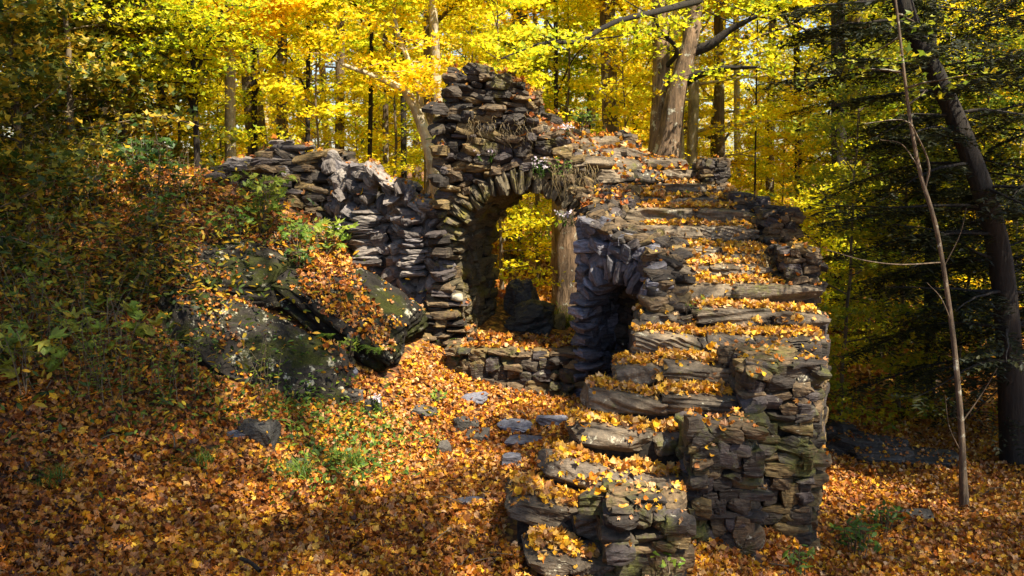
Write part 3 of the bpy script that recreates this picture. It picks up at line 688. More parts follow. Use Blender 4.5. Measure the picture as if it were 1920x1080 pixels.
rc = MB(); sheet_core(rc, PR, 0, sR[-1], .0, 3.0, lambda u, v: keepR(u, v, -.02) and v < np.interp(u, trs, trz) - .12, lambda u, v: np.array([.12, .5, 0]), d=.07, inset=.1)
rc.build('core', M['mortar'], rw, smooth=False)
lay(rs, lambda u, v: PR(sR[-1] - u, v) + (.12, .52, 0), 0, sR[-1], .1, 3.0, lambda u, v: keepR(sR[-1] - u, v), 703, hr=(.1, .2), wr=(.2, .36), th=.12, proud=.05, jit=.3, n=3)
rs.build('rubble_face', M['slate'], rw, smooth=False)
# fallen slabs of the little broken arch
sm = MB(); cs, Rs, ds = [], [], []
for (px, row, Lg, th_, ang, Y) in ((700, 320, .26, .09, 50, 11.5), (722, 336, .30, .10, 40, 11.45), (742, 350, .30, .09, 20, 11.4), (752, 352, .22, .07, 80, 11.35), (735, 372, .22, .05, -20, 11.4), (765, 362, .2, .09, -50, 11.35), (785, 385, .22, .08, 25, 11.3), (620, 312, .2, .14, 70, 12.0), (650, 335, .2, .1, 35, 11.9), (690, 372, .14, .1, 60, 11.6), (672, 352, .16, .1, 10, 11.7), (660, 395, .2, .12, 30, 11.7), (770, 412, .26, .06, -5, 11.2), (640, 365, .17, .1, 50, 11.8)):
    cs.append(W(px, row, Y)); Rs.append(roty(R(ang)) @ rotx(.3)); ds.append((Lg * .55, .16, th_ * .55))
add_stones(sm, cs, Rs, ds, 705, n=8, rnd=.25, planes=8)
sm.build('fallen_slab', M['slate'], rw, smooth=False)
def post2(pxl, pxr, Y, rt, rb, seed):
    x0, x1 = HX(pxl, Y), HX(pxr, Y); mb = MB()
    zt, zb = rowz((pxl + pxr) / 2, rt, Y), rowz((pxl + pxr) / 2, rb, Y)
    rg = np.random.default_rng(seed); cs, Rs, ds = [], [], []
    z = zb
    while z < zt:
        h = rg.uniform(.06, .13)
        for yy in (0, .25):
            cs.append(((x0 + x1) / 2 + rg.normal() * .02, Y + yy + .15, z + h / 2)); ds.append(((x1 - x0) / 2 * rg.uniform(.85, 1.1), .17, h * .56)); Rs.append(rotz(rg.normal() * .12) @ roty(rg.normal() * .08))
        z += h
    add_stones(mb, cs, Rs, ds, seed + 1, n=8, rnd=.22, planes=9); return mb
pm = post2(745, 798, 11.1, 436, 520, 711); pm.build('inner_pier', M['slate'], rw, smooth=False)
pm2 = post2(655, 718, 11.45, 395, 500, 713); pm2.build('inner_pier', M['slate'], rw, smooth=False)
SOLID += [('rock', rs), ('rock', sm), ('rock', pm), ('rock', pm2)]
# pier left of the arch foot: low buttress with thin courses
bt = MB()
lay(bt, lambda u, v: np.array([HX(768, 11.0) + u, 10.95 - .0 * u, v]), 0, .48, .3, 1.35, lambda u, v: v < np.interp(u, [0, .2, .48], [.75, 1.0, 1.35]), 721, hr=(.05, .11), wr=(.2, .36), th=.18, proud=.08, jit=.1, n=5)
bt.build('buttress', M['wall'], rw, smooth=False); SOLID.append(('rock', bt))
# pier wall R1 on the crest with its long stone
hw_ = empty('hilltop_wall', W(540, 400, 12.2), 'square dry-stone wall end on the hill crest with a long flat stone on top', 'wall')
def wallbox(pxl, pxr, Y, dep, rt, rb, seed, mat, parent, name, **kw):
    x0, x1 = HX(pxl, Y), HX(pxr, Y); zt, zb = rowz(pxl, rt, Y), rowz(pxl, rb, Y); mb = MB(); cr = MB()
    L = x1 - x0
    sh = .28
    fs = [lambda u, v: np.array([x0 + u, Y, v]), lambda u, v: np.array([x1 + u * sh, Y + u, v]), lambda u, v: np.array([x1 - u + dep * sh, Y + dep, v]), lambda u, v: np.array([x0 + (dep - u) * sh, Y + dep - u, v])]
    for k in range(4): lay(mb, fs[k], .03, (L if k % 2 == 0 else dep) - .03, zb, zt - .03, lambda u, v: True, seed + k, th=.12, proud=.03, n=5, **kw)
    prism(cr, [(x0 + .08, Y + .08), (x1 - .06, Y + .08), (x1 - .06 + dep * sh, Y + dep - .08), (x0 + .08 + dep * sh, Y + dep - .08)], zb - .1, zt - .07)
    cr.build('core', M['mortar'], parent, smooth=False); mb.build(name, mat, parent, smooth=False); return mb
q1 = wallbox(498, 592, 12.0, 1.1, 285, 420, 731, M['wall'], hw_, 'wall_end', hr=(.06, .13), wr=(.2, .45))
q2 = wallbox(420, 500, 12.1, .5, 320, 400, 741, M['wall'], hw_, 'low_course', hr=(.08, .14), wr=(.2, .4))
q3 = MB()
for (a, b2, r0, r1, Y, dp) in ((411, 501, 294, 322, 12.0, .5), (486, 560, 288, 306, 11.98, .45), (500, 548, 262, 273, 12.05, .4), (506, 585, 271, 284, 12.0, .5), (496, 555, 276, 290, 12.02, .5), (555, 592, 284, 300, 12.0, .5), (520, 552, 310, 330, 11.92, .3)):
    A = W(a, r0, Y); B2 = W(b2, r1, Y)
    add_stones(q3, [(A + B2) / 2 + (0, dp / 2, 0)], [rotz(.02)], [((B2[0] - A[0]) / 2, dp / 2, (A[2] - B2[2]) / 2)], a, n=8, rnd=.22, planes=9)
q3.build('cap_stone', M['slate'], hw_, smooth=False)
SOLID += [('rock', q1), ('rock', q3)]

# ------------------------------------------------------------------ boulders and rocks
def rock(name, c, dims, rot, seed, mat, label, n=8, group=None, cat='rock', rnd=.3, planes=10, rough=.05, surf='rock', tone=None):
    mb = MB(); add_stones(mb, [c], [rot], [dims], seed, n=n, rnd=rnd, planes=planes, rough=rough, tone=tone, dmin=.8)
    o = mb.build(name, mat, origin=c, smooth=(n == 34)); tagit(o, label, cat, group); SOLID.append((surf, mb)); return o
rock('boulder', W(632, 575, 10.35), (.98, .85, .34), rotz(-.15) @ roty(R(27)) @ rotx(R(14)), 801, M['boulder'], 'huge slanting mossy boulder with leaves on top and a dark overhang, next to the arch', n=34, cat='boulder', rough=.04, rnd=.12, planes=14, surf='boulder')
rock('boulder', W(468, 668, 9.0), (1.05, .5, .42), rotz(.0) @ roty(R(27)) @ rotx(R(36)), 804, M['boulder'], 'long boulder with pale lichen patches and a dark lower face, nearest of the slope boulders', n=34, cat='boulder', rough=.045, rnd=.14, planes=14, surf='boulder')
rock('boulder', W(430, 520, 10.2), (.85, .7, .36), rotz(.3) @ roty(R(8)) @ rotx(R(22)), 805, M['boulder'], 'flat mossy boulder below the hilltop wall, behind the green seedlings', n=34, cat='boulder', rough=.03, rnd=.3, surf='boulder')
RK = [(487, 806, 7.9, .17, .12, .14, 'dark', 'dark knobbly rock standing in the leaves on the left'),
      (452, 815, 7.85, .14, .06, .03, 'flat', 'small blue-grey slab leaning on the dark knobbly rock'),
      (873, 793, 8.9, .13, .1, .08, 'dark', 'dark mossy rock on the leafy ground, below the blue slab near the ledge'),
      (795, 774, 9.1, .12, .1, .07, 'dark', 'small brown square rock left of the mossy one'),
      (890, 748, 9.6, .17, .13, .04, 'flat', 'flat blue slab nearest the arch ledge'),
      (967, 802, 8.9, .19, .12, .045, 'flat', 'long pale blue-grey flat rock in the middle of the path'),
      (1040, 791, 9.0, .2, .12, .05, 'flat', 'dark grey wedge-shaped flat rock left of the big steps'),
      (988, 828, 8.5, .2, .14, .03, 'flat', 'thin grey slab in front of the pale blue flat rock'),
      (960, 864, 8.1, .09, .08, .06, 'flat', 'small pale rounded rock, nearest of the path rocks'),
      (898, 817, 8.6, .14, .1, .06, 'dark', 'low dark ridged rock poking out of the leaves'),
      (885, 940, 7.1, .12, .08, .02, 'flat', 'small flat grey rock left of the lowest steps'),
      (700, 762, 8.8, .07, .08, .12, 'dark', 'narrow upright dark rock among the green herbs'),
      (663, 742, 9.0, .1, .1, .08, 'dark', 'round dark rock at the foot of the lichen boulder'),
      (833, 840, 8.2, .07, .07, .08, 'dark', 'small stacked-looking dark rock on the path'),
      (650, 700, 9.3, .12, .08, .05, 'flat', 'grey rock tucked under the slanting boulder'),
      (1035, 705, 10.0, .2, .12, .05, 'dark', 'flat dark rock lying against the ledge wall'),
      (1118, 772, 8.9, .07, .06, .04, 'flat', 'small bluish chip of rock by the first big step stone'),
      (560, 870, 7.3, .1, .08, .03, 'dark', 'dark flat rock almost buried beside the grass tuft'),
      (978, 572, 12.6, .26, .22, .34, 'dark', 'tilted dark rock standing behind the arch opening'),
      (1000, 600, 12.0, .32, .3, .24, 'dark', 'big dark rock on the leafy ground behind the arch'),
      (1030, 615, 12.6, .22, .25, .14, 'dark', 'low dark rock behind the arch beside the thick trunk'),
      (1600, 835, 10.2, .35, .3, .18, 'dark', 'dark rock right of the stairs, at the edge of the hemlock shade'),
      (1660, 850, 10.6, .4, .3, .16, 'dark', 'broad dark rock beneath the hemlock branches'),
      (1570, 815, 10.8, .25, .25, .22, 'dark', 'blocky dark rock just beyond the outer pier'),
      (1740, 860, 10.0, .35, .2, .08, 'dark', 'low flat dark rock left of the bare sapling'),
      (1715, 965, 8.0, .16, .1, .04, 'dark', 'small dark rock on the leaves near the bare sapling')]
rr = np.random.default_rng(5)
for i, (px, row, Y, a, b2, c, mt, lb) in enumerate(RK):
    p = W(px, row, Y); q_ = pix_hit(gbvh, px, row + c / Y * F * .5, Y) if i < 18 or i > 20 else None
    if q_ is not None: p = q_ + (0, 0, c * (.75 if mt == 'flat' else .35))
    rock('rock', p, (a, b2, c), rotz(rr.normal() * .3) @ roty(rr.normal() * .12) @ rotx(.12 + rr.normal() * .1), 820 + i * 3, M[mt], lb, surf='slab' if mt == 'flat' else 'rock', n=8 if c < .15 else 14, rnd=.25, rough=.06 if c < .15 else .10, planes=10 if c < .15 else 14, tone=rr.uniform(0, .9) if mt == 'dark' else rr.uniform(0, .5), group=None)

# ------------------------------------------------------------------ fallen leaves: dropped on whatever lies below
vs, fs, kinds = [], [], []; off = 0
for kd, mb in SOLID:
    v, fl = mb.arrays(); vs.append(v)
    for f in fl:
        fs += (f + off).tolist(); kinds += [kd] * len(f)
    off += len(v)
bvh = BVHTree.FromPolygons(np.concatenate(vs).tolist(), fs)
del vs, fs
def drop(xs, ys, top=8.0):
    res = []
    for x, y in zip(xs, ys):
        h = bvh.ray_cast(Vector((x, y, top)), Vector((0, 0, -1)))
        if h[0] is not None: res.append((h[0], h[1], kinds[h[2]]))
    return res
def scatter(n_, x0, x1, y0, y1, rg): return rg.uniform(x0, x1, n_), rg.uniform(y0, y1, n_)
class Pile:
    def __init__(s): s.p = []; s.n = []; s.s = []; s.t = []
    def build(s, name, mat, label, rg, cat=None, parent=None, T=LITTER):
        p = np.array(s.p); nn = np.array(s.n); sz = np.array(s.s); t = np.array(s.t); mb = MB()
        ix = rg.integers(0, len(T), len(p))
        for k in range(len(T)): add_leaves(mb, T[k], p[ix == k], nn[ix == k], sz[ix == k], t[ix == k], rg)
        o = mb.build(name, mat, parent, smooth=False)
        return tagit(o, label, cat or 'fallen leaves', None, 'stuff') if parent is None else o
rg = np.random.default_rng(77)
G, S, B_ = Pile(), Pile(), Pile()
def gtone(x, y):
    dk = 0.10 if x > -1.6 else -0.10 * min(1, (-1.6 - x) / 1.5)  # sunlit path and shaded left slope put into the leaf tone
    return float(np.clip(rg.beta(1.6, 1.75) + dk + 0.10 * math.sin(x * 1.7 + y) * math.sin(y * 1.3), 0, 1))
def put(P, loc, nrm, size, tone, lift=.02, jit=.7):
    P.p.append((loc.x, loc.y, loc.z + rg.uniform(0, lift) + size * .15)); q = rg.normal(size=3) * jit; P.n.append((nrm.x + q[0], nrm.y + q[1], max(nrm.z + q[2], .15))); P.s.append(size); P.t.append(tone)
def do(n_, x0, x1, y0, y1, smin, smax):
    xs, ys = scatter(n_, x0, x1, y0, y1, rg)
    vis = np.abs(xs) < ys * .66 + .9
    for loc, nrm, kd in drop(xs[vis], ys[vis]):
        s = smin + (smax - smin) * rg.beta(1.5, 2.2)
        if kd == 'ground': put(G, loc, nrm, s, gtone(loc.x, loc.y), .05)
        elif kd == 'stair':
            if nrm.z > .6 and rg.random() < (.12 if loc.y < 10 else .05): put(S, loc, nrm, s, min(1, .25 + gtone(loc.x, loc.y) * .75), .03)
        elif kd == 'masonry':
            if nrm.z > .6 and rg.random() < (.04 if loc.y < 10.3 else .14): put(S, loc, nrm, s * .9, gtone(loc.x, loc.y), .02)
        elif kd == 'boulder':
            dn = math.sin(loc.x * 3.3 + loc.y * 2.1) + math.sin(loc.y * 5 - loc.x * 1.7)
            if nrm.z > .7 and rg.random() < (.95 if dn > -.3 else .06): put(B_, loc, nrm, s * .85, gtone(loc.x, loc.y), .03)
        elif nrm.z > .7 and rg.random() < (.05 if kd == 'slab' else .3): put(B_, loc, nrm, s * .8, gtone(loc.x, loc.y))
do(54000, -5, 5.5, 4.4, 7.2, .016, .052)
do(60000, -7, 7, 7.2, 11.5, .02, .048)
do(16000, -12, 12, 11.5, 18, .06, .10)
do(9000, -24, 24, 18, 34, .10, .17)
# deeper piles on every tread
for (l0, r0, Y, z) in treads:
    wdt = r0 - l0; cnt = int((560 if Y < 8.6 else 330) * wdt)
    for loc, nrm, kd in drop(rg.uniform(l0 + .02, r0 + .02, cnt), Y + .08 + .37 * rg.beta(1.7, 1.0, cnt)):
        if kd == 'stair' and loc.z < z + .10: put(S, loc, nrm, rg.uniform(.026, .052), min(1, .36 + .64 * rg.beta(2.4, 1.1)), .045, .6)
for loc, nrm, kd in drop(*scatter(650, HX(940, 11), HX(1290, 11), 10.2, 12.4, rg)):
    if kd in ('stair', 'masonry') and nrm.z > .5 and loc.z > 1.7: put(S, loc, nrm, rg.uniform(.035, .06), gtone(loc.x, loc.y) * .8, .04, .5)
for loc, nrm, kd in drop(*scatter(2600, -2.6, 0.4, 8.6, 11.2, rg)):
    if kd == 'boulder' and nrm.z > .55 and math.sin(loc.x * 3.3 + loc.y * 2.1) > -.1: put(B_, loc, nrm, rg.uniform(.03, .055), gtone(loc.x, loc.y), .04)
# ledge behind the arch mouth
for loc, nrm, kd in drop(*scatter(900, -.6, 1.2, 10.2, 11.4, rg), top=1.3):
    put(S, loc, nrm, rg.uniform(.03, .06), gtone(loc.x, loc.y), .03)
G.build('leaf_litter', M['litter'], 'carpet of fallen orange and brown maple leaves over the forest floor', rg)
S.build('stair_leaves', M['litter'], 'golden fallen leaves piled on the stone treads and wall tops', rg)
B_.build('boulder_leaves', M['litter'], 'orange fallen leaves lying on the boulders and rocks', rg)

# ------------------------------------------------------------------ plants
def frame_pts(p0, p1, bend, k=8): 
    p0, p1 = np.array(p0, float), np.array(p1, float); t = np.linspace(0, 1, k)[:, None]
    return p0 * (1 - t) + p1 * t + np.array(bend) * (4 * t * (1 - t))
def on_ground(px, row, Y):
    p = pix_hit(bvh, px, row, Y)
    if p is not None: return p
    p = W(px, row, Y); h = bvh.ray_cast(Vector((p[0], p[1], p[2] + 1.2)), Vector((0, 0, -1)))
    return np.array(h[0]) if h[0] is not None else p
def seedling(p, h, nst, leaf, seed, label, mat='fresh', T=None, per=7, group=None, spread=.5, tone=(0.2, .9), name='maple_seedling', cat='seedling'):
    rg = np.random.default_rng(seed); root = empty(name, p, label, cat, group); st = MB(); lf = MB(); T = T or [MAPLES[0], MAPLES[3], MAPLES[4]]
    pos, nr_, sz = [], [], []
    for i in range(nst):
        a = rg.uniform(0, 6.28); q = p + np.array([math.cos(a), math.sin(a), 0]) * spread * h * rg.uniform(.1, 1) + np.array([0, 0, h * rg.uniform(.65, 1)])
        b0 = p + np.array([math.cos(a), math.sin(a), 0]) * .04 * i * .3
        pts = frame_pts(b0, q, rg.normal(size=3) * .05 * h, 8); tube(st, pts, np.linspace(.006, .0025, 8), 5)
        for j in range(per):
            t = rg.uniform(.45, 1); c = pts[int(t * 7)]; a2 = rg.uniform(0, 6.28); e = c + np.array([math.cos(a2), math.sin(a2), rg.uniform(-.1, .5)]) * leaf * rg.uniform(.8, 1.6)
            tube(st, np.array([c, (c + e) / 2 + (0, 0, .01), e]), .0016, 4)
            pos.append(e + (e - c) * .5); nr_.append(np.array([rg.normal() * .35, rg.normal() * .35 - .25, 1])); sz.append(leaf * rg.uniform(.55, 1.1))
    pos = np.array(pos); nr_ = np.array(nr_); sz = np.array(sz); ix = rg.integers(0, len(T), len(pos))
    for k in range(len(T)): add_leaves(lf, T[k], pos[ix == k], nr_[ix == k], sz[ix == k], rg.uniform(*tone, (ix == k).sum()), rg)
    st.build('stem', M['thinbark'], root); lf.build('foliage', M[mat], root, smooth=False); return root
seedling(on_ground(50, 740, 5.9), .62, 8, .125, 1, 'maple seedling with large light-green leaves at the left edge of the photo', per=5, tone=(.5, 1))
seedling(on_ground(230, 680, 6.6), .70, 9, .115, 2, 'tall maple seedling with bright yellow-green leaves above the weeds', per=5, tone=(.5, 1))
seedling(on_ground(60, 600, 7.0), .65, 5, .07, 3, 'maple seedling with pale leaves on the slope, above the one at the photo edge', per=5)
seedling(on_ground(490, 440, 10.8), .85, 10, .11, 4, 'sunlit bright green maple seedling in front of the hilltop wall', per=9, tone=(.4, .9))
seedling(on_ground(610, 480, 10.7), .50, 8, .11, 5, 'bright green seedling at the end of the collapsed wall, beside the pink asters', per=7, tone=(.4, .8))
seedling(on_ground(560, 470, 10.6), .42, 6, .08, 6, 'low green seedling on the slope between the two sunlit ones', per=7, tone=(.1, .6))
seedling(on_ground(440, 455, 10.4), .45, 7, .07, 7, 'spreading green plant below the hilltop wall', per=7, tone=(.1, .6))
seedling(on_ground(300, 440, 10.2), .55, 7, .08, 8, 'green plant with broad leaves on the shady slope', per=6, tone=(.1, .6), mat='herb')
seedling(on_ground(290, 370, 9.6), .95, 9, .09, 9, 'dark green young maple standing on the shady slope', per=11, tone=(0, .35), mat='herb')
seedling(on_ground(655, 668, 9.3), .22, 7, .045, 10, 'small green plant under the boulder overhang', per=6, T=[OVAL])
seedling(on_ground(1115, 250, 11.8) if False else W(1090, 245, 11.7), .32, 9, .05, 12, 'green leafy plant growing on the wall top near the skyline', per=9, mat='herb')
seedling(W(1045, 345, 10.85), .34, 6, .045, 13, 'green leafy plant hanging over the arch crown', per=8, mat='fresh', tone=(0, .5))
seedling(on_ground(820, 760, 9.2), .16, 5, .05, 14, 'tiny green plant on the path near the ledge', per=4, T=[OVAL])
seedling(W(1290, 598, 8.5), .22, 4, .05, 15, 'little green plant growing out of the middle steps', per=4, T=[OVAL], tone=(.2, .6))
seedling(W(1280, 376, 10.9), .12, 5, .04, 16, 'tuft of green leaves on the upper steps', per=5, T=[OVAL], tone=(.2, .6))
seedling(on_ground(1600, 1040, 6.7), .38, 12, .05, 17, 'round-leaved green shrub right of the corner pier, in the shade', per=8, T=[OVAL], mat='herb', tone=(.1, .7), name='shrub', cat='shrub')
seedling(on_ground(1500, 1078, 6.0), .26, 6, .045, 18, 'small round-leaved green plant at the bottom of the photo, below the pier', per=6, T=[OVAL], mat='herb', tone=(.3, .9), name='shrub', cat='shrub')
seedling(on_ground(1660, 1000, 7.3), .30, 8, .05, 19, 'dark green shrub on the leafy ground between pier and bare sapling', per=7, T=[OVAL], mat='herb', tone=(0, .5), name='shrub', cat='shrub')
seedling(W(1255, 1075, 5.6), .14, 4, .05, 20, 'pair of green leaves in front of the lowest post', per=3, T=[OVAL], tone=(.3, .6))
seedling(on_ground(560, 500, 10.5), .30, 6, .06, 21, 'low green plant with orange leaves caught in it, on the boulder edge', per=7, tone=(.1, .6), mat='herb')
def weeds(p, h, nst, seed, label, name='goldenrod', cat='weed', mat='fresh', spread=.35, flower=None, leafs=.03, tone=(.3, 1), per=14, lean=.25):
    rg = np.random.default_rng(seed); root = empty(name, p, label, cat); st, lf, fl = MB(), MB(), MB()
    pos, nr_, yw, sz, fp = [], [], [], [], []
    for i in range(nst):
        a = rg.uniform(0, 6.28); rr0 = rg.uniform(0, spread) ; b0 = p + np.array([math.cos(a) * rr0, math.sin(a) * rr0, -.03]); hh = h * rg.uniform(.55, 1.05)
        q = b0 + np.array([rg.normal() * lean * hh, rg.normal() * lean * hh, hh]); pts = frame_pts(b0, q, (rg.normal() * .06 * hh, rg.normal() * .06 * hh, 0), 9)
        tube(st, pts, np.linspace(.0045, .0015, 9), 4)
        for j in range(per):
            t = rg.uniform(.15, 1) * 8; c = pts[int(t)]; a2 = rg.uniform(0, 6.28); dvv = np.array([math.cos(a2), math.sin(a2), rg.uniform(0, .7)]); s = leafs * rg.uniform(.6, 1.3)
            pos.append(c + dvv * s); yw.append(dvv); nr_.append(np.array([0, 0, 1.]) + rg.normal(size=3) * .3); sz.append(s)
            if flower and t > 5.5: fp.append(c + dvv * s * 1.6 + (0, 0, s * .5))
    add_leaves(lf, OVAL if leafs > .03 else NEED, pos, np.array(nr_), np.array(sz), rg.uniform(*tone, len(pos)), rg, yaw=np.array(yw))
    st.build('stem', M['thinbark'] if not flower else M['herb'], root); lf.build('foliage', M[mat], root, smooth=False)
    if flower and fp:
        star = polar([(i * 22.5, 1.0 if i % 2 == 0 else .45) for i in range(16)]); add_leaves(fl, fan_leaf(star, .15, 0), np.array(fp), rg.normal(size=(len(fp), 3)) * .4 + (0, -.5, .6), rg.uniform(.011, .02, len(fp)), rg.uniform(0, 1, len(fp)), rg)
        fl.build('flowers', M['petal'], root, smooth=False)
    return root
weeds(on_ground(190, 740, 6.8), .9, 26, 31, 'clump of tall thin yellow-green goldenrod on the left', spread=.4, per=26, leafs=.024)
weeds(on_ground(330, 730, 7.2), .75, 22, 32, 'thin yellow-green weeds in front of the lichen boulder', spread=.45, per=22, leafs=.022)
weeds(on_ground(120, 640, 7.4), .8, 24, 33, 'goldenrod clump higher on the slope at the left', spread=.5, per=24, leafs=.024)
weeds(on_ground(470, 730, 8.0), .65, 12, 34, 'airy fine-stemmed weed against the dark face of the boulder', spread=.3, per=16, leafs=.018)
weeds(on_ground(90, 480, 8.8), .7, 22, 35, 'dry weeds on the upper left slope in deep shade', spread=.6, per=20, leafs=.024, mat='herb')
weeds(on_ground(330, 370, 10.8), .7, 20, 36, 'straw-coloured stems on the slope near the crest', spread=.5, per=10, leafs=.03, mat='straw')
weeds(W(1018, 330, 10.85), .26, 16, 37, 'white aster cluster on the wall above the arch', name='aster', cat='flower', spread=.13, flower=1, leafs=.018, tone=(0, .5), mat='herb', lean=.35)
weeds(W(1062, 420, 10.85), .2, 18, 38, 'pinkish asters hanging at the right side of the arch opening', name='aster', cat='flower', spread=.22, flower=1, leafs=.018, tone=(0, .5), mat='herb', lean=.5)
weeds(W(912, 300, 10.9), .18, 10, 39, 'small pinkish asters on the tower front', name='aster', cat='flower', spread=.14, flower=1, leafs=.015, tone=(0, .5), mat='herb', lean=.4)
weeds(W(1062, 250, 11.2), .16, 9, 40, 'small pale asters on the skyline of the wall', name='aster', cat='flower', spread=.1, flower=1, leafs=.015, tone=(0, .5), mat='herb', lean=.4)
weeds(on_ground(620, 455, 10.6), .28, 10, 41, 'pink asters in front of the collapsed wall', name='aster', cat='flower', spread=.15, flower=1, leafs=.018, tone=(.2, .7), mat='herb', lean=.3)
weeds(on_ground(705, 770, 8.6), .22, 6, 42, 'single pale aster stalk in the leaves beside the upright rock', name='aster', cat='flower', spread=.06, flower=1, leafs=.018, mat='herb', lean=.15)
for i, (px, row, Y, hh, lb) in enumerate(((60, 420, 9.5, .8, 'dark bramble thicket near the left edge, above the goldenrod'), (170, 400, 10, .8, 'bramble with dark green leaves below the shady saplings'), (270, 470, 9.3, .6, 'low bramble left of the flat mossy boulder'), (60, 540, 8.2, .7, 'dark leafy bramble behind the pale seedlings at the left edge'), (180, 590, 8, .6, 'bramble mixed with the goldenrod on the left slope'), (350, 380, 11, .6, 'dark bramble just left of the hilltop wall'), (20, 330, 11, 1.0, 'tall dark thicket at the left edge of the photo under the saplings'), (130, 330, 11.5, .9, 'dark thicket on the crest of the left slope'), (260, 545, 8.8, .5, 'small bramble at the upper end of the lichen boulder'), (10, 680, 6.6, .5, 'bramble at the left edge beside the large-leaved seedling'))):
    weeds(on_ground(px, row, Y), hh, 26, 360 + i, lb, name='bramble', cat='shrub', mat='darkgreen', spread=.6, leafs=.055, per=12, tone=(0, .8), lean=.45)
def grass(p, h, cnt, seed, label, mat='herb', spread=.12, hang=0.0, name='grass_tuft', wd=None):
    rg = np.random.default_rng(seed); mb = MB(); V, Fq = [], []
    for i in range(cnt):
        a = rg.uniform(0, 6.28); L = h * rg.uniform(.5, 1.1); sx = wd if wd else spread
        b0 = np.array(p) + (rg.uniform(-1, 1) * sx, rg.uniform(-1, 1) * spread, 0); o = np.array([math.cos(a), math.sin(a), 0])
        if hang: b0 = b0 + (0, 0, rg.normal() * .05); ps = [b0 + (rg.normal() * .05 * t, -.10 * math.sin(t * 1.6) - .02, (.12 * t - t * t * 1.0) * L) for t in (0, .25, .5, .75, 1)]
        else: ps = [b0 + o * L * .8 * t ** 1.6 + (0, 0, L * (t - .45 * t ** 3)) for t in (0, .25, .5, .75, 1)]
        sd = np.array([-o[1], o[0], 0]) * .004 if not hang else np.array([.0035, .002, 0])
        base = len(V)
        for j, q in enumerate(ps): f = (1 - j / 4.6); V += [q - sd * f, q + sd * f]
        for j in range(4): Fq.append([base + 2 * j, base + 2 * j + 1, base + 2 * j + 3, base + 2 * j + 2])
    mb.add(V, Fq, np.repeat(rg.uniform(0, 1, cnt), 10)); return tagit(mb.build(name, M[mat], origin=p, smooth=False), label, 'grass')
grass(W(935, 232, 10.92), .30, 70, 51, 'dry straw grass hanging down the tower front', 'straw', .09, 1, wd=.42, name='hanging_grass')
grass(W(1075, 318, 10.80), .40, 75, 52, 'dry grass hanging over the right shoulder of the arch', 'straw', .09, 1, wd=.3, name='hanging_grass')
grass(on_ground(560, 895, 7.1), .26, 160, 53, 'dark green grass tuft in the leaves, nearest one')
grass(on_ground(650, 870, 7.4), .26, 160, 54, 'dark green grass tuft right of the nearest one')
grass(on_ground(375, 870, 7.0), .2, 120, 55, 'low dark grass tuft on the left of the path')
grass(on_ground(90, 905, 5.9), .2, 120, 56, 'dark grass tuft near the left edge of the photo')
grass(W(1440, 500, 9.3), .22, 120, 57, 'yellowish grass tuft beside the middle post', 'straw')
grass(on_ground(1065, 615, 13.2), .55, 500, 58, 'yellow-green bushy grass at the foot of the thick trunk behind the arch', 'fresh', .3)
grass(W(1010, 255, 11.1), .2, 200, 59, 'short dry grass on the wall top near the tower', 'straw', .1, 1, wd=.3, name='hanging_grass')
def fern(p, L, nf, seed, label):
    rg = np.random.default_rng(seed); root = empty('fern', p, label, 'fern'); st, lf = MB(), MB(); pos, yw, sz = [], [], []
    for i in range(nf):
        a = rg.uniform(0, 6.28); pts = frame_pts(p, np.array(p) + (math.cos(a) * L, math.sin(a) * L, L * .25), (0, 0, L * .3), 14); tube(st, pts, .002, 4)
        for j in range(2, 14):
            for s in (-1, 1):
                d = np.array([-math.sin(a) * s, math.cos(a) * s, 0]); w_ = L * .22 * math.sin(j / 14 * 2.6 + .4); pos.append(pts[j] + d * w_ * .5); yw.append(d); sz.append(w_ * .55)
    add_leaves(lf, NEED, pos, np.tile([0, 0, 1.], (len(pos), 1)), np.array(sz), rg.uniform(.1, .6, len(pos)), rg, yaw=np.array(yw)); st.build('stem', M['herb'], root); lf.build('frond', M['fresh'], root, smooth=False)
fern(on_ground(622, 640, 9.5), .28, 7, 61, 'small green fern at the foot of the slanting boulder')
fern(on_ground(710, 665, 9.4), .26, 7, 62, 'green fern in the dark hollow under the boulder')
fern(on_ground(830, 650, 10.5), .28, 7, 63, 'fern at the base of the tower, left of the arch')
# low herbs: uncountable ground cover
def cover(regions, cnt, seed, label, name, mat='herb', T=OVAL, size=(.02, .045), h=.14):
    rg = np.random.default_rng(seed); pos = []
    for (px, row, Y, rx, ry, wgt) in regions:
        c = W(px, row, Y); k = int(cnt * wgt); xs = c[0] + rg.normal(size=k) * rx; ys = c[1] + rg.normal(size=k) * ry
        for loc, nrm, kd in drop(xs, ys):
            for q in range(4): pos.append(np.array(loc) + rg.normal(size=3) * (.05, .05, .0) + (0, 0, rg.uniform(.02, h)))
    mb = MB(); add_leaves(mb, T, pos, rg.normal(size=(len(pos), 3)) * .5 + (0, 0, 1), rg.uniform(*size, len(pos)), rg.uniform(0, 1, len(pos)), rg)
    tagit(mb.build(name, M[mat], smooth=False), label, 'ground cover', kind='stuff')
cover([(640, 850, 7.5, .35, .45, 1.0), (620, 780, 8.3, .45, .3, .7), (720, 800, 8.4, .3, .3, .4), (560, 740, 8.5, .3, .2, .3), (400, 700, 8.2, .4, .3, .4), (150, 650, 7.4, .7, .6, .8)], 170, 71, 'low green herbs growing through the fallen leaves', 'herbs')
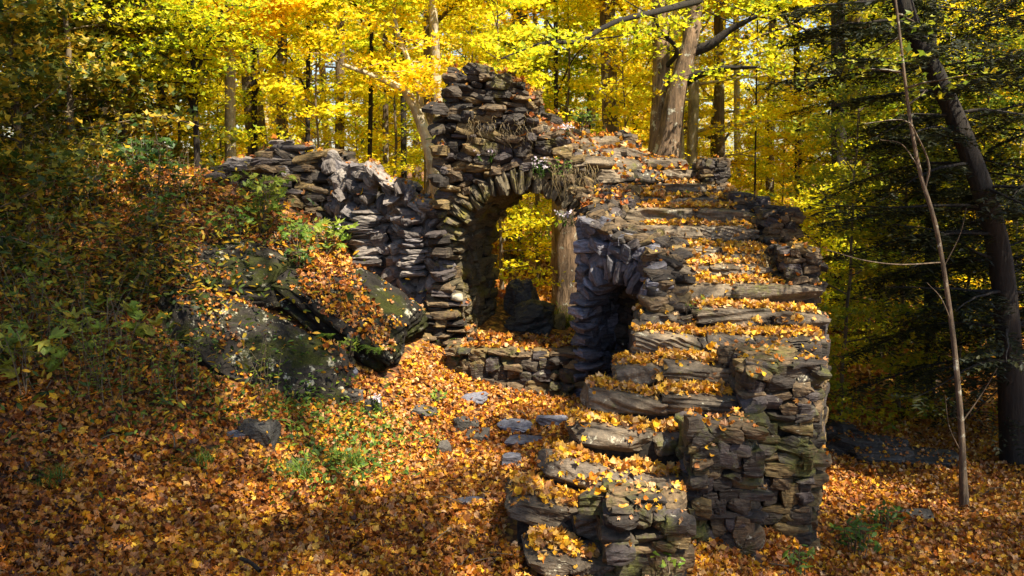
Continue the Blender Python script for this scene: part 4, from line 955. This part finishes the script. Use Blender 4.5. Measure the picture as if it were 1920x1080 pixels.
cover([(100, 470, 8.8, 1.2, .9, 1.4), (300, 400, 10.2, 1.1, .6, 1.0), (450, 400, 11, .8, .4, .6), (120, 560, 7.8, .8, .7, 1.0), (0, 380, 9.5, 1.5, 1.0, 1.6), (200, 520, 8.6, .9, .8, 1.2)], 190, 73, 'dark brambles and undergrowth on the shady left slope', 'undergrowth', mat='darkgreen', size=(.03, .06), h=.45)

# ------------------------------------------------------------------ trees
def limb_pts(rg, p0, az, el, L, k=7, droop=.0, wob=.08):
    pts = [np.array(p0, float)]; d = np.array([math.cos(az) * math.cos(el), math.sin(az) * math.cos(el), math.sin(el)])
    for i in range(k - 1):
        d = d + rg.normal(size=3) * wob * 1.4; d[2] -= droop; d /= np.linalg.norm(d); pts.append(pts[-1] + d * L / (k - 1))
    return np.array(pts)
def crown_leaves(mb, tips, rg, per, r, size, T=LOBE3, flat=.3, tonec=.5, toner=.35):
    tips = np.asarray(tips); n_ = len(tips)
    c = np.repeat(tips, per, axis=0); d = rg.normal(size=(n_ * per, 3)); d /= np.linalg.norm(d, axis=1, keepdims=True); rad = rg.uniform(0, 1, (n_ * per, 1)) ** .5 * r
    pos = c + d * rad * (1, 1, flat); nr_ = rg.normal(size=(len(pos), 3)) * .55 + (0, 0, 1)
    ct = np.repeat(rg.normal(size=n_) * .12, per)
    add_leaves(mb, T, pos, nr_, size * rg.uniform(.65, 1.25, len(pos)), np.clip(tonec + ct + rg.normal(size=len(pos)) * toner * .5, 0, 1), rg)
def make_tree(seed, H, r0, cb, spread, nl, per, leaf, cr=.42, bark='bark', fol='gold', name='maple_tree', trunk_pts=None, el=(.15, .9), droop=.03, sub=4, flat=.3, seg=10, lean=.04, extra=None, limbs_at=None, seg_pts=14):
    """a tree at the origin: limbs (trunk part) and crown part"""
    rg = np.random.default_rng(seed)
    root = bpy.data.objects.new(name, None); C.objects.link(root)
    tm, lm, cm = MB(), MB(), MB()
    if trunk_pts is None:
        k = seg_pts; z = np.linspace(-.4, H, k); wx = np.cumsum(rg.normal(size=k)) * lean * H / k * 1.3; wy = np.cumsum(rg.normal(size=k)) * lean * H / k * 1.3
        dirx = rg.normal() * lean * H * .5; tp_ = np.c_[wx - wx[0] + dirx * (z / H), wy - wy[0], z]
    else: tp_ = np.array(trunk_pts)
    tt = np.linspace(0, 1, len(tp_)); rad = r0 * (1 - tt * .82) * (1 + .5 * np.exp(-np.maximum(tp_[:, 2], 0) * 3.0))
    tube(tm, tp_, rad, seg, wob=.09, rg=rg)
    tips = []
    for i in range(nl):
        f = cb + (1 - cb) * ((i + rg.uniform(0, .8)) / nl) * .97; f = min(f, .98)
        idx = f * (len(tp_) - 1); j = int(idx); p0 = tp_[j] * (1 - idx + j) + tp_[min(j + 1, len(tp_) - 1)] * (idx - j)
        az_ = i * 2.4 + rg.uniform(-.5, .5); tcr = (f - cb) / (1 - cb); L = spread * (1 - .65 * tcr ** 1.5) * rg.uniform(.65, 1.1); e = el[0] + (el[1] - el[0]) * tcr + rg.normal() * .12
        pts = limb_pts(rg, p0, az_, e, L, 7, droop); rl = max(.012, r0 * (1 - f * .8) * .34); tube(lm, pts, np.linspace(rl, rl * .2, 7), 5)
        for q in pts[2:]: tips.append(q)
        for s in range(sub):
            b0 = pts[rg.integers(1, 6)]; pp = limb_pts(rg, b0, az_ + rg.choice([-1, 1]) * rg.uniform(.5, 1.2), e * .5 + rg.normal() * .2, L * rg.uniform(.3, .55), 5, droop); tube(lm, pp, np.linspace(rl * .4, rl * .08, 5), 4)
            tips += [pp[2], pp[3], pp[4]]
    tips = np.array(tips)
    crown_leaves(cm, tips, rg, per, cr, leaf, flat=flat)
    t = tm.build('trunk', M[bark], root); t_l = lm.build('branches', M[bark], t, origin=(0, 0, 0)); c = cm.build('crown', M[fol], root, smooth=False)
    return root
# --- backdrop kinds
K1 = [make_tree(900 + i, H, r0, cb, sp_, nl, per, lf, cr=.55, bark=bk, fol='gold') for i, (H, r0, cb, sp_, nl, per, lf, bk) in enumerate(
    ((15, .17, .22, 3.4, 30, 19, .08, 'bark'), (17, .20, .30, 3.8, 32, 19, .08, 'bark'), (13, .13, .12, 3.0, 30, 19, .075, 'pale'), (16, .16, .18, 3.3, 34, 18, .08, 'pale')))]
K2 = [make_tree(920 + i, H, r0, cb, sp_, nl, per, lf, cr=.36, bark='thinbark', fol='gold', name='maple_sapling', sub=3, flat=.22, seg=6) for i, (H, r0, cb, sp_, nl, per, lf) in enumerate(
    ((5.5, .035, .12, 1.5, 26, 16, .06), (4.2, .028, .08, 1.3, 24, 16, .055), (7, .05, .2, 1.8, 30, 16, .06)))]
K3 = [make_tree(940 + i, H, .05, .05, 1.6, 28, 13, .072, cr=.34, bark='thinbark', fol='darkgreen', name='shady_sapling', sub=3, seg=6) for i, H in enumerate((4.6, 3.2))]
K4 = [make_tree(950, 16, .2, .25, 3.6, 30, 24, .085, cr=.55, fol='lime', name='green_maple_tree')]
protos = K1 + K2 + K3 + K4
placed = set()
def place(root, x, y, rz, sc, label, cat, group=None, dz=0):
    z = gh(x, y) + dz
    if root.name in placed: o = copy_tree(root, (x, y, z), rz, sc)
    else: placed.add(root.name); o = root; o.location = (x, y, z); o.rotation_euler = (0, 0, rz); o.scale = (sc,) * 3
    return tagit(o, label, cat, group)
def region(x, y, kd):
    px = 960 + x / y * F
    wh = [(330, 'above the shady left slope'), (600, 'behind the hilltop wall'), (830, 'behind the collapsed wall'), (1100, 'behind the tower'), (1290, 'behind the upper steps'), (1480, 'behind the upper posts'), (1700, 'behind the right side of the stairs'), (9999, 'behind the leaning hemlock')]
    wh = next(t for a, t in wh if px < a); far = 'nearer' if y < 24 else ('middle-distance' if y < 36 else 'farthest')
    if kd == 'tall': return f'{far} tall slender tree with yellow autumn leaves, {wh}', 'tree', f'{far} tall yellow trees {wh}'
    return f'{far} thin-stemmed yellow maple sapling, {wh}', 'sapling', f'{far} yellow saplings {wh}'
rg = np.random.default_rng(42)
cnt = 0; used = []
def ok(x, y, d):
    for (a, b2) in used:
        if (a - x) ** 2 + (b2 - y) ** 2 < d * d: return False
    used.append((x, y)); return True
for i in range(900):
    y = 17.5 + 38 * rg.uniform(0, 1) ** 1.2; x = rg.uniform(-.68, .68) * y
    if abs(x / y * F - 410) < 28 or (abs(x / y * F - 560) < 22 and y > 20): continue
    if ok(x, y, 2.1 + y * .03):
        root = K4[0] if (rg.random() < .16) else K1[rg.integers(0, 4)]
        place(root, x, y, rg.uniform(0, 6.28), rg.uniform(.85, 1.25), *region(x, y, 'tall'), ); cnt += 1
    if cnt > 74: break
used2 = used; used = []; cnt = 0
for i in range(900):
    y = 14.2 + 26 * rg.uniform(0, 1) ** 1.2; x = rg.uniform(-.66, .62) * y
    if abs(x / y - .065) < .05 and y < 15.5: continue
    if abs(x / y * F - 290) < (200 if y < 15.6 else 60) and y < 18: continue
    if abs(x / y * F - 180) < 30 and y < 18: continue
    if ok(x, y, 1.35 + y * .02):
        place(K2[rg.integers(0, 3)], x, y, rg.uniform(0, 6.28), rg.uniform(.75, 1.2), *region(x, y, 'thin')); cnt += 1
    if cnt > 95: break
for (px, Y, s, k, lb) in ((-60, 9.5, 1.0, 0, 'dark green sapling reaching in from the left edge of the photo, second nearest'), (60, 11.2, 1.0, 1, 'short dark green sapling close to the left edge, above the bramble thicket'), (150, 12.6, 1.1, 0, 'tall dark green sapling left of the dark reddish trunk'), (-150, 8.2, .9, 1, 'nearest dark green sapling at the left edge of the photo'), (250, 13.4, 1.0, 1, 'short dark green sapling in front of the dark reddish trunk'), (20, 13.5, 1.3, 0, 'tallest dark green sapling in the upper left corner'), (-260, 10.5, 1.2, 0, 'dark green sapling whose branches only just enter at the upper left edge'), (190, 15.0, 1.3, 0, 'farthest dark green sapling of the shady slope, just behind the dark reddish trunk')):
    place(K3[k], HX(px, Y), Y, px * .37, s, lb, 'sapling', 'dark saplings on the shady left slope')
K5 = [make_tree(960, 5.0, .03, .05, 1.5, 26, 16, .05, cr=.34, bark='thinbark', fol='lime', name='green_sapling', sub=3, seg=6)]
protos += K5
for (px, Y, s, lb) in ((1590, 11.4, 1.0, 'green and yellow sapling immediately right of the square posts'), (1700, 12.2, 1.1, 'green and yellow sapling behind the upper part of the bare sapling'), (1810, 11.6, .95, 'small green and yellow sapling left of the leaning hemlock trunk'), (1900, 12.8, 1.1, 'green and yellow sapling behind the foot of the leaning hemlock'), (1660, 15, 1.2, 'green and yellow sapling midway between posts and bare sapling, far back'), (1850, 15, 1.3, 'farthest tall green and yellow sapling behind the leaning hemlock')):
    place(K5[0], HX(px, Y), Y, px * .71, s, lb, 'sapling', 'green and yellow saplings among the hemlocks')
# --- named trees
def custom_tree(name, base, stems, bark, label, seed, crown=None, cat='tree', leaf=.07, fol='gold', per=22, cr=.5, needles=False, limbbark=None):
    """stems: list of (px,row,Y,radius) polylines given where they stand; crown: limb tips"""
    rg = np.random.default_rng(seed); b0 = W(*base); root = empty(name, b0, label, cat)
    tm = MB(); first = True; tips = []; lms = MB()
    for st in stems:
        pts = np.array([W(a, r0, Y) for a, r0, Y, _ in st['p']]); rad = [q[3] for q in st['p']]
        k = 26 if st.get('trunk') else 14
        sp_ = spline(pts, k); rr0 = np.interp(np.linspace(0, 1, k), np.linspace(0, 1, len(rad)), rad)
        if st.get('trunk'): rr0 = rr0 * (1 + .45 * np.exp(-np.linspace(0, 1, k) * 14))
        tube(tm if st.get('trunk') else lms, sp_, rr0, 14 if st.get('trunk') else 7, wob=.08 if st.get('trunk') else .03, rg=rg)
        if st.get('leaf', True) and not needles:
            for q in sp_[int(k * st.get('from', .3)):]:
                for s in range(st.get('n', 2)):
                    pp = limb_pts(rg, q, rg.uniform(0, 6.28), rg.uniform(-.2, .5), rg.uniform(.4, 1.2), 5, .02); tube(lms, pp, np.linspace(.012, .004, 5), 4); tips += [pp[2], pp[3], pp[4]]
    t = tm.build('trunk', M[bark], root)
    if lms.n: lms.build('branches', M[limbbark or bark], t, origin=b0)
    if tips:
        cm = MB(); crown_leaves(cm, tips, rg, per, cr, leaf); cm.build('crown', M[fol], root, smooth=False)
    return root
def up(px, row, Y, r_, px2, row2, r2, n=0): return {'p': [(px, row, Y, r_), ((px + px2) / 2, (row + row2) / 2, Y, (r_ + r2) / 2), (px2, row2, Y, r2)], 'trunk': True, 'n': n, 'leaf': n > 0}
custom_tree('twin_trunk_maple', (1250, 300, 15.5), [
    {'p': [(1236, 560, 15.5, .33), (1240, 320, 15.5, .25), (1240, 200, 15.5, .18), (1240, 90, 15.5, .15), (1236, -120, 15.6, .13), (1262, -420, 15.6, .08)], 'trunk': True, 'n': 1, 'from': .8},
    {'p': [(1246, 320, 15.3, .22), (1268, 180, 15.2, .17), (1294, 80, 15.2, .14), (1305, 0, 15.3, .15), (1330, -150, 15.2, .10), (1360, -420, 15.2, .05)], 'trunk': True, 'n': 1, 'from': .8},
    {'p': [(1283, 100, 15.3, .11), (1330, 85, 15.1, .09), (1370, 55, 15, .06), (1420, 30, 14.8, .03)], 'n': 1, 'from': .75},
    {'p': [(1272, 165, 15.3, .09), (1310, 140, 15.0, .07), (1360, 128, 14.6, .05), (1418, 126, 14.2, .02)], 'n': 1, 'from': .7},
    {'p': [(1312, 0, 15.0, .07), (1230, 22, 13.4, .045), (1150, 42, 12.6, .038), (1085, 78, 12, .03), (1020, 80, 11.6, .02), (940, 110, 11.2, .01)], 'n': 1, 'from': .6},
    {'p': [(1245, 130, 15.5, .05), (1270, 95, 15.0, .04), (1240, 60, 14.8, .03), (1225, 30, 14.6, .02)], 'n': 1}], 'warmbark',
    'big twin-trunked maple with rough sunlit bark standing behind the upper steps', 301, limbbark='darkbark', leaf=.06, cr=.45, per=20)
custom_tree('maple_tree', (1150, 300, 17), [up(1150, 420, 17, .17, 1128, -300, .12, 0), {'p': [(1136, 60, 17, .08), (1160, -20, 16.5, .05), (1200, -80, 16, .03)], 'n': 3}, {'p': [(1132, 0, 17, .08), (1090, -40, 16.5, .05), (1040, -60, 16, .03)], 'n': 3}], 'bark', 'straight brown trunk left of the big twin-trunked maple, above the skyline of the stairs', 302)
custom_tree('old_tree', (1064, 610, 14.0), [{'p': [(1068, 640, 14, .34), (1066, 520, 14, .28), (1062, 400, 14, .26), (1058, 330, 14, .2)], 'trunk': True, 'leaf': False}], 'warmbark', 'thick furrowed trunk seen through the arch', 303)
custom_tree('birch_tree', (833, 380, 16.5), [up(838, 520, 16.5, .11, 800, -200, .07), {'p': [(806, 0, 16.5, .05), (780, -60, 16, .03), (740, -100, 15.5, .02)], 'n': 4}], 'pale', 'white sunlit trunk just left of the tower', 304)
custom_tree('leaning_tree', (820, 400, 15.0), [{'p': [(842, 480, 15, .12), (812, 310, 15, .11), (790, 230, 15, .10), (762, 175, 15, .08), (720, 150, 15, .05), (640, 120, 15, .03)], 'trunk': True, 'n': 1, 'from': .6}, {'p': [(795, 240, 15, .07), (780, 150, 15.2, .05), (745, 60, 15.4, .04), (735, -20, 15.6, .02)], 'n': 2}], 'pale', 'pale yellow-barked tree leaning left beside the tower', 305)
custom_tree('dark_trunk_tree', (806, 400, 18), [up(806, 480, 18, .12, 800, -250, .08, 0), {'p': [(803, 60, 18, .05), (850, 10, 17.6, .04), (900, -20, 17, .02)], 'n': 3}], 'bark', 'dark straight trunk behind the leaning tree', 306)
custom_tree('slim_tree', (430, 330, 15), [up(434, 420, 15, .10, 428, -250, .07, 0), {'p': [(430, 90, 15, .05), (470, 30, 14.8, .03), (520, -10, 14.6, .02)], 'n': 4}, {'p': [(430, 120, 15, .05), (390, 60, 14.8, .03), (340, 30, 14.6, .02)], 'n': 4}], 'pale', 'slim dappled trunk above the long stone of the hilltop wall', 307)
custom_tree('forked_maple', (370, 320, 13.5), [{'p': [(372, 380, 13.5, .05), (368, 250, 13.5, .045), (362, 120, 13.5, .04), (360, 30, 13.5, .03), (365, -100, 13.5, .02)], 'trunk': True, 'n': 2, 'from': .4}, {'p': [(367, 240, 13.5, .03), (320, 200, 13.4, .025), (270, 90, 13.2, .02), (250, 0, 13, .01)], 'n': 2}, {'p': [(366, 220, 13.5, .03), (345, 150, 13.5, .02), (330, 60, 13.4, .015), (290, 0, 13.3, .01)], 'n': 2}, {'p': [(363, 150, 13.5, .03), (400, 60, 13.5, .02), (430, -10, 13.5, .01)], 'n': 2}], 'darkbark', 'thin dark many-forked maple with orange leaves above the left slope', 308, leaf=.055, cr=.4, per=18)
custom_tree('slim_tree', (637, 340, 18), [up(636, 420, 18, .10, 640, -250, .07, 0), {'p': [(638, 60, 18, .05), (600, 10, 17.6, .04), (560, -20, 17, .02)], 'n': 3}], 'bark', 'slim dark trunk above the collapsed wall', 309)
custom_tree('slim_tree', (238, 250, 14.5), [up(236, 360, 14.5, .10, 240, -250, .07, 0), {'p': [(240, 60, 14.5, .05), (200, 10, 14.2, .04), (140, -20, 14, .02)], 'n': 4}], 'bark', 'dark reddish trunk above the shady left slope', 310)
custom_tree('slim_tree', (1290, 320, 19), [up(1280, 460, 19, .10, 1260, -250, .07, 0), {'p': [(1270, 30, 19, .05), (1330, -20, 18.6, .04), (1380, -40, 18, .02)], 'n': 3}], 'pale', 'thin pale trunk immediately right of the twin-trunked maple', 311)
for i, (px, Y, pxt, r_, bk, lb) in enumerate(((1352, 20, 1346, .13, 'bark', 'brown trunk in the bright gap right of the twin-trunked maple'), (1385, 24, 1378, .10, 'pale', 'pale slim trunk in the bright gap behind the upper posts'), (1440, 22, 1452, .11, 'bark', 'slim brown trunk behind the low crumbled post'),
        (525, 19, 532, .12, 'bark', 'brown trunk directly behind the square wall end'), (1028, 26, 1022, .07, 'pale', 'white far trunk seen through the arch, left of the thick one'), (1012, 20, 1000, .06, 'thinbark', 'thin trunk seen through the arch opening'), (725, 22, 720, .08, 'bark', 'thin trunk behind the hole in the collapsed wall'), (960, 21, 968, .07, 'bark', 'thin trunk rising behind the tower head'), (1575, 15, 1570, .14, 'darkbark', 'dark trunk in the shade behind the square post'), (1645, 17, 1640, .1, 'darkbark', 'dark slender trunk between the square post and the bare sapling'))):
    custom_tree('slim_tree', (px, 420, Y), [up(px, 700 if px > 1000 and px < 1030 else 560, Y, r_, pxt, -200, r_ * .7, 0), {'p': [(pxt, 20, Y, r_ * .5), (pxt + 40, -40, Y - .4, r_ * .3), (pxt + 90, -60, Y - .8, .02)], 'n': 3}], bk, lb, 320 + i)
for i, (px, Y, pxt, r_, lb) in enumerate(((480, 17, 474, .07, 'thin dark trunk just left of the square wall end'), (575, 20, 580, .07, 'thin dark trunk above the right corner of the square wall end'), (690, 16, 700, .05, 'very thin dark trunk above the broken slabs of the collapsed wall'), (760, 22, 752, .09, 'dark trunk behind the crown of the leaning tree'), (1045, 18, 1040, .055, 'thin dark trunk above the middle of the arch wall'), (1100, 21, 1108, .06, 'thin dark trunk left of the straight brown trunk'), (1190, 19, 1192, .07, 'dark trunk between the straight brown trunk and the twin-trunked maple'), (1412, 19, 1424, .022, 'thin dark trunk above the low crumbled post'), (1500, 18, 1490, .08, 'dark trunk above the square posts'), (300, 16, 306, .06, 'thin dark trunk left of the many-forked maple'), (165, 15, 160, .08, 'dark trunk among the shady saplings at the upper left'))):
    custom_tree('slim_tree', (px, 420, Y), [up(px, 560, Y, r_, pxt, -200, r_ * .6, 0), {'p': [((px + pxt) / 2, 180, Y, r_ * .4), (px + 30 * (-1) ** i, 110, Y - .3, r_ * .25), (px + 70 * (-1) ** i, 70, Y - .5, .01)], 'leaf': False}, {'p': [(pxt, 60, Y, r_ * .4), (pxt - 40 * (-1) ** i, 0, Y - .3, r_ * .25), (pxt - 80 * (-1) ** i, -40, Y - .5, .01)], 'n': 2}], 'darkbark', lb, 380 + i)
# bare sapling right
custom_tree('bare_sapling', (1808, 948, 8.3), [{'p': [(1808, 952, 8.3, .034), (1801, 780, 8.3, .026), (1783, 600, 8.3, .023), (1756, 430, 8.3, .020), (1724, 320, 8.3, .018), (1703, 200, 8.3, .015), (1690, 90, 8.3, .012), (1672, -60, 8.3, .01)], 'trunk': True, 'n': 1, 'from': .7},
    {'p': [(1735, 350, 8.3, .012), (1742, 310, 8.25, .01), (1722, 260, 8.2, .008), (1695, 225, 8.1, .005), (1620, 232, 8.0, .003)], 'leaf': False}, {'p': [(1765, 492, 8.3, .008), (1690, 496, 8.2, .006), (1620, 488, 8.0, .005), (1550, 468, 7.9, .003)], 'leaf': False},
    {'p': [(1798, 800, 8.3, .008), (1840, 740, 8.3, .006), (1870, 690, 8.2, .003)], 'leaf': False},
    {'p': [(1786, 610, 8.3, .007), (1765, 560, 8.25, .005), (1738, 530, 8.2, .002)], 'leaf': False}, {'p': [(1770, 500, 8.3, .006), (1800, 440, 8.3, .004), (1812, 390, 8.3, .002)], 'leaf': False}, {'p': [(1720, 310, 8.3, .006), (1690, 270, 8.25, .004), (1650, 262, 8.2, .002)], 'leaf': False}, {'p': [(1803, 850, 8.3, .006), (1780, 800, 8.25, .004), (1772, 740, 8.2, .002)], 'leaf': False}], 'bark', 'thin pale bare sapling standing right of the stairs', 340, leaf=.05, cr=.35, per=8, fol='lime')
# hemlock
def hemlock(name, trunk, label, seed, nb, spread, bark='darkbark', zr=(1.0, 6.5), toward=None, dens=1.0):
    rg = np.random.default_rng(seed); b0 = W(*trunk[0][:3]); root = empty(name, b0, label, 'hemlock'); tm, lm, cm = MB(), MB(), MB()
    pts = spline(np.array([W(*q[:3]) for q in trunk]), 26); rad = np.interp(np.linspace(0, 1, 26), np.linspace(0, 1, len(trunk)), [q[3] for q in trunk]); tube(tm, pts, rad, 14, wob=.06, rg=rg)
    pos, yw, nr_, sz = [], [], [], []
    for i in range(nb):
        z = zr[0] + (zr[1] - zr[0]) * (i + rg.uniform(0, 1)) / nb; j = int(np.argmin(np.abs(pts[:, 2] - z))); p0 = pts[j]; a = rg.uniform(0, 6.28) if toward is None or rg.random() < .35 else toward + rg.normal() * .5
        L = spread * rg.uniform(.55, 1.1); bp_ = limb_pts(rg, p0, a, rg.uniform(-.05, .25), L, 9, .05, .06); tube(lm, bp_, np.linspace(.022, .004, 9), 5)
        dirs = np.gradient(bp_, axis=0)
        for t in np.arange(1.0, 8, .28 / dens):
            j0 = int(t); q = bp_[j0] * (1 - t + j0) + bp_[min(j0 + 1, 8)] * (t - j0); d0 = dirs[j0] / np.linalg.norm(dirs[j0])
            for s in (-1, 1):
                ang = s * rg.uniform(.7, 1.2); c, s_ = math.cos(ang), math.sin(ang); d = np.array([d0[0] * c - d0[1] * s_, d0[0] * s_ + d0[1] * c, -.25 + rg.normal() * .12]); d /= np.linalg.norm(d)
                Lt = (.25 + .5 * math.sin(min(t / 8, 1) * 2.6)) * rg.uniform(.5, 1.1) * spread / 2.4
                for e in np.arange(.05, Lt, .055):
                    for s2 in (-1, 1):
                        dd = np.array([d[0] * .6 - s2 * d[1] * .8, d[1] * .6 + s2 * d[0] * .8, d[2] - .1]); pos.append(q + d * e + dd * .03 + (0, 0, -.25 * e * e)); yw.append(dd); nr_.append((rg.normal() * .3, rg.normal() * .3, 1)); sz.append(rg.uniform(.03, .055))
    add_leaves(cm, NEED, pos, np.array(nr_), np.array(sz), rg.uniform(0, 1, len(pos)), rg, yaw=np.array(yw))
    t = tm.build('trunk', M[bark], root); lm.build('branches', M[bark], t, origin=b0); cm.build('crown', M['needle'], root, smooth=False); print('hemlock leaves', len(pos)); return root
hemlock('hemlock_tree', [(1902, 880, 9.6, .16), (1895, 700, 9.6, .14), (1875, 480, 9.6, .125), (1830, 320, 9.6, .11), (1765, 160, 9.6, .095), (1705, 40, 9.6, .10), (1660, -120, 9.6, .07), (1640, -300, 9.6, .04)], 'dark curved hemlock leaning over the right side with drooping branches', 351, 46, 1.75, zr=(.3, 5.2), toward=math.pi * 1.02)
hemlock('hemlock_tree', [(1742, 800, 12.6, .09), (1744, 500, 12.6, .08), (1748, 200, 12.6, .06), (1750, -100, 12.6, .04)], 'young hemlock standing a little right of the stairs', 352, 36, 1.15, zr=(.0, 4.4), dens=.8)
hemlock('hemlock_tree', [(1650, 780, 16.4, .12), (1654, 500, 16.4, .10), (1658, 200, 16.4, .08), (1660, -150, 16.4, .05)], 'dense hemlock behind the bare sapling', 353, 40, 1.7, zr=(-.2, 5.0), dens=.7)
hemlock('hemlock_tree', [(2040, 900, 11.0, .15), (2040, 500, 11.0, .13), (2040, 200, 11.0, .1), (2040, -200, 11, .05)], 'dark hemlock branches entering from the right edge of the photo', 354, 44, 2.8, zr=(-.2, 5.4), toward=math.pi, dens=.8)
# --- unseen trees added around the photographer so their crowns shade the foreground
SH = 'unseen tree added beside the photographer to shade the clearing'
def added_shade_tree(base, blobs, seed, label, r0=.24, per=38, leaf=.085, fol='gold'):
    """tall tree out of view, added for its shade; limbs run from its trunk to the crown masses given as (x, y, z, radius, tips)"""
    mx = np.mean([b_[:2] for b_ in blobs], axis=0); base = (mx[0] + base[0] * .15, min(mx[1], .3))
    rg = np.random.default_rng(seed); b0 = np.array([base[0], base[1], gh(*base) - .3]); root = empty('maple_tree', b0, label, 'tree'); tm, lm, cm = MB(), MB(), MB()
    top = b0 + (rg.normal() * .3, rg.normal() * .3, 15.5); tp_ = spline([b0, (b0 + top) / 2 + (.15, -.1, 0), top], 14); tube(tm, tp_, r0 * (1 - np.linspace(0, .7, 14)), 10, wob=.08, rg=rg)
    tips = []
    for (x, y, z, r_, k) in blobs:
        c = np.array([x, y, z]); st_ = tp_[int(np.clip((z - 1.5 - b0[2]) / 15.5 * 13, 3, 13))]; main = frame_pts(st_, c, (0, 0, .8), 10); tube(lm, main, np.linspace(.09, .03, 10), 6)
        for i in range(k):
            d = rg.normal(size=3); d /= np.linalg.norm(d); q = c + d * (1, 1, .45) * r_ * rg.uniform(.2, 1) ** .6; tube(lm, frame_pts(main[rg.integers(6, 10)], q, (0, 0, .1), 5), np.linspace(.02, .006, 5), 4); tips.append(q)
    crown_leaves(cm, tips, rg, per, .5, leaf)
    t = tm.build('trunk', M['bark'], root); lm.build('branches', M['bark'], t, origin=b0); cm.build('crown', M[fol], root, smooth=False); return root
def over(tx, ty, tz, h):
    h += 4.5; return (tx + SUN.x / SUN.z * (h - tz), ty + SUN.y / SUN.z * (h - tz), h)
CAN0 = [(-.6, 6.4, 0, 9, 1.5, 30), (1.2, 8.2, .8, 9.5, 1.4, 26), (2.2, 6.2, .3, 8.6, 1.0, 22), (-2.6, 7.6, .6, 9.6, 1.2, 22), (-3.6, 11.6, 2.2, 10, 1.0, 16)]
added_shade_tree((1.2, -3.2), [(*over(*c[:4]), c[4], c[5]) for c in CAN0], 400, 'unseen tall maple added directly behind the photographer, its crown shading the middle of the clearing')
CAN = [(-3.3, 6.4, .6, 8.5, 1.3, 30), (-2.4, 4.9, .2, 8.5, 1.1, 24), (-3.9, 7.6, 1, 9, 1.3, 30), (-2.0, 6.0, 0, 9.5, .8, 10), (-5.5, 9.5, 2.2, 8.5, 1.6, 40), (-6.8, 10.5, 2.6, 9, 1.6, 40), (-4.8, 8.2, 1.8, 11, 1.6, 36), (-5.2, 7.6, 2, 8.5, 1.5, 36), (-3.6, 5.2, .4, 8.6, 1.2, 26), (-4.4, 6.8, 1.2, 9.5, 1.7, 42), (-2.6, 5.6, .4, 8.5, 1.1, 16), (-4.2, 9.5, 2, 9.5, 1.8, 46), (-6.5, 8.5, 2.3, 9.5, 1.8, 44), (-6.0, 6.0, 2, 9, 1.6, 40), (-2.2, 9.3, .8, 10, .9, 14)]
added_shade_tree((4.2, -1.5), [(*over(*c[:4]), c[4], c[5]) for c in CAN[:12]], 401, 'unseen maple added behind the photographer, its crown shading the left of the clearing')
added_shade_tree((-3.0, -2.5), [(*over(*c[:4]), c[4], c[5]) for c in CAN[12:]], 402, 'unseen maple added behind the photographer on the uphill side, its crown shading the left slope')
CAN2 = [(8.5, 13, 2, 10, 1.8, 40), (6.2, 9.2, 0, 9.5, 1.5, 40), (4.8, 9.2, 1.5, 10.5, 1.2, 30), (7.2, 11, 1, 10.5, 1.6, 40), (3.2, 7.0, -.2, 8, 1.0, 26), (4.6, 7.6, -.4, 8, 1.3, 34), (5.5, 10, -.4, 9, 1.6, 40)]
added_shade_tree((7.6, 2.2), [(*over(*c[:4]), c[4], c[5]) for c in CAN2], 403, 'unseen maple added on the right to shade the outer side of the stairs')
for p_ in protos:
    if p_.name not in placed: raise RuntimeError('unplaced ' + p_.name)
tw = MB(); rg = np.random.default_rng(515)
for loc, nrm, kd in drop(*scatter(260, -5, 5.5, 4.8, 12, rg)):
    if kd == 'ground':
        a = rg.uniform(0, 6.28); L = rg.uniform(.08, .38); d = np.array([math.cos(a), math.sin(a), rg.normal() * .12]) * L
        tube(tw, frame_pts(np.array(loc) + (0, 0, .03) - d / 2, np.array(loc) + (0, 0, .035) + d / 2, rg.normal(size=3) * L * .12 + (0, 0, .015), 6), np.linspace(.006, .002, 6) * rg.uniform(.6, 1.3), 5)
tagit(tw.build('twigs', M['thinbark']), 'thin brown twigs scattered among the fallen leaves', 'twigs', kind='stuff')
# stick lying in the leaves
st = MB(); tube(st, spline([W(452, 1060, 5.35), W(470, 1068, 5.3), W(488, 1084, 5.2)], 8) + (0, 0, .05), .014, 7); tagit(st.build('stick', M['darkbark']), 'short dark stick lying in the leaves at the bottom of the photo', 'stick')
print('verts', sum(len(o.data.vertices) for o in C.objects if o.type == 'MESH' ))
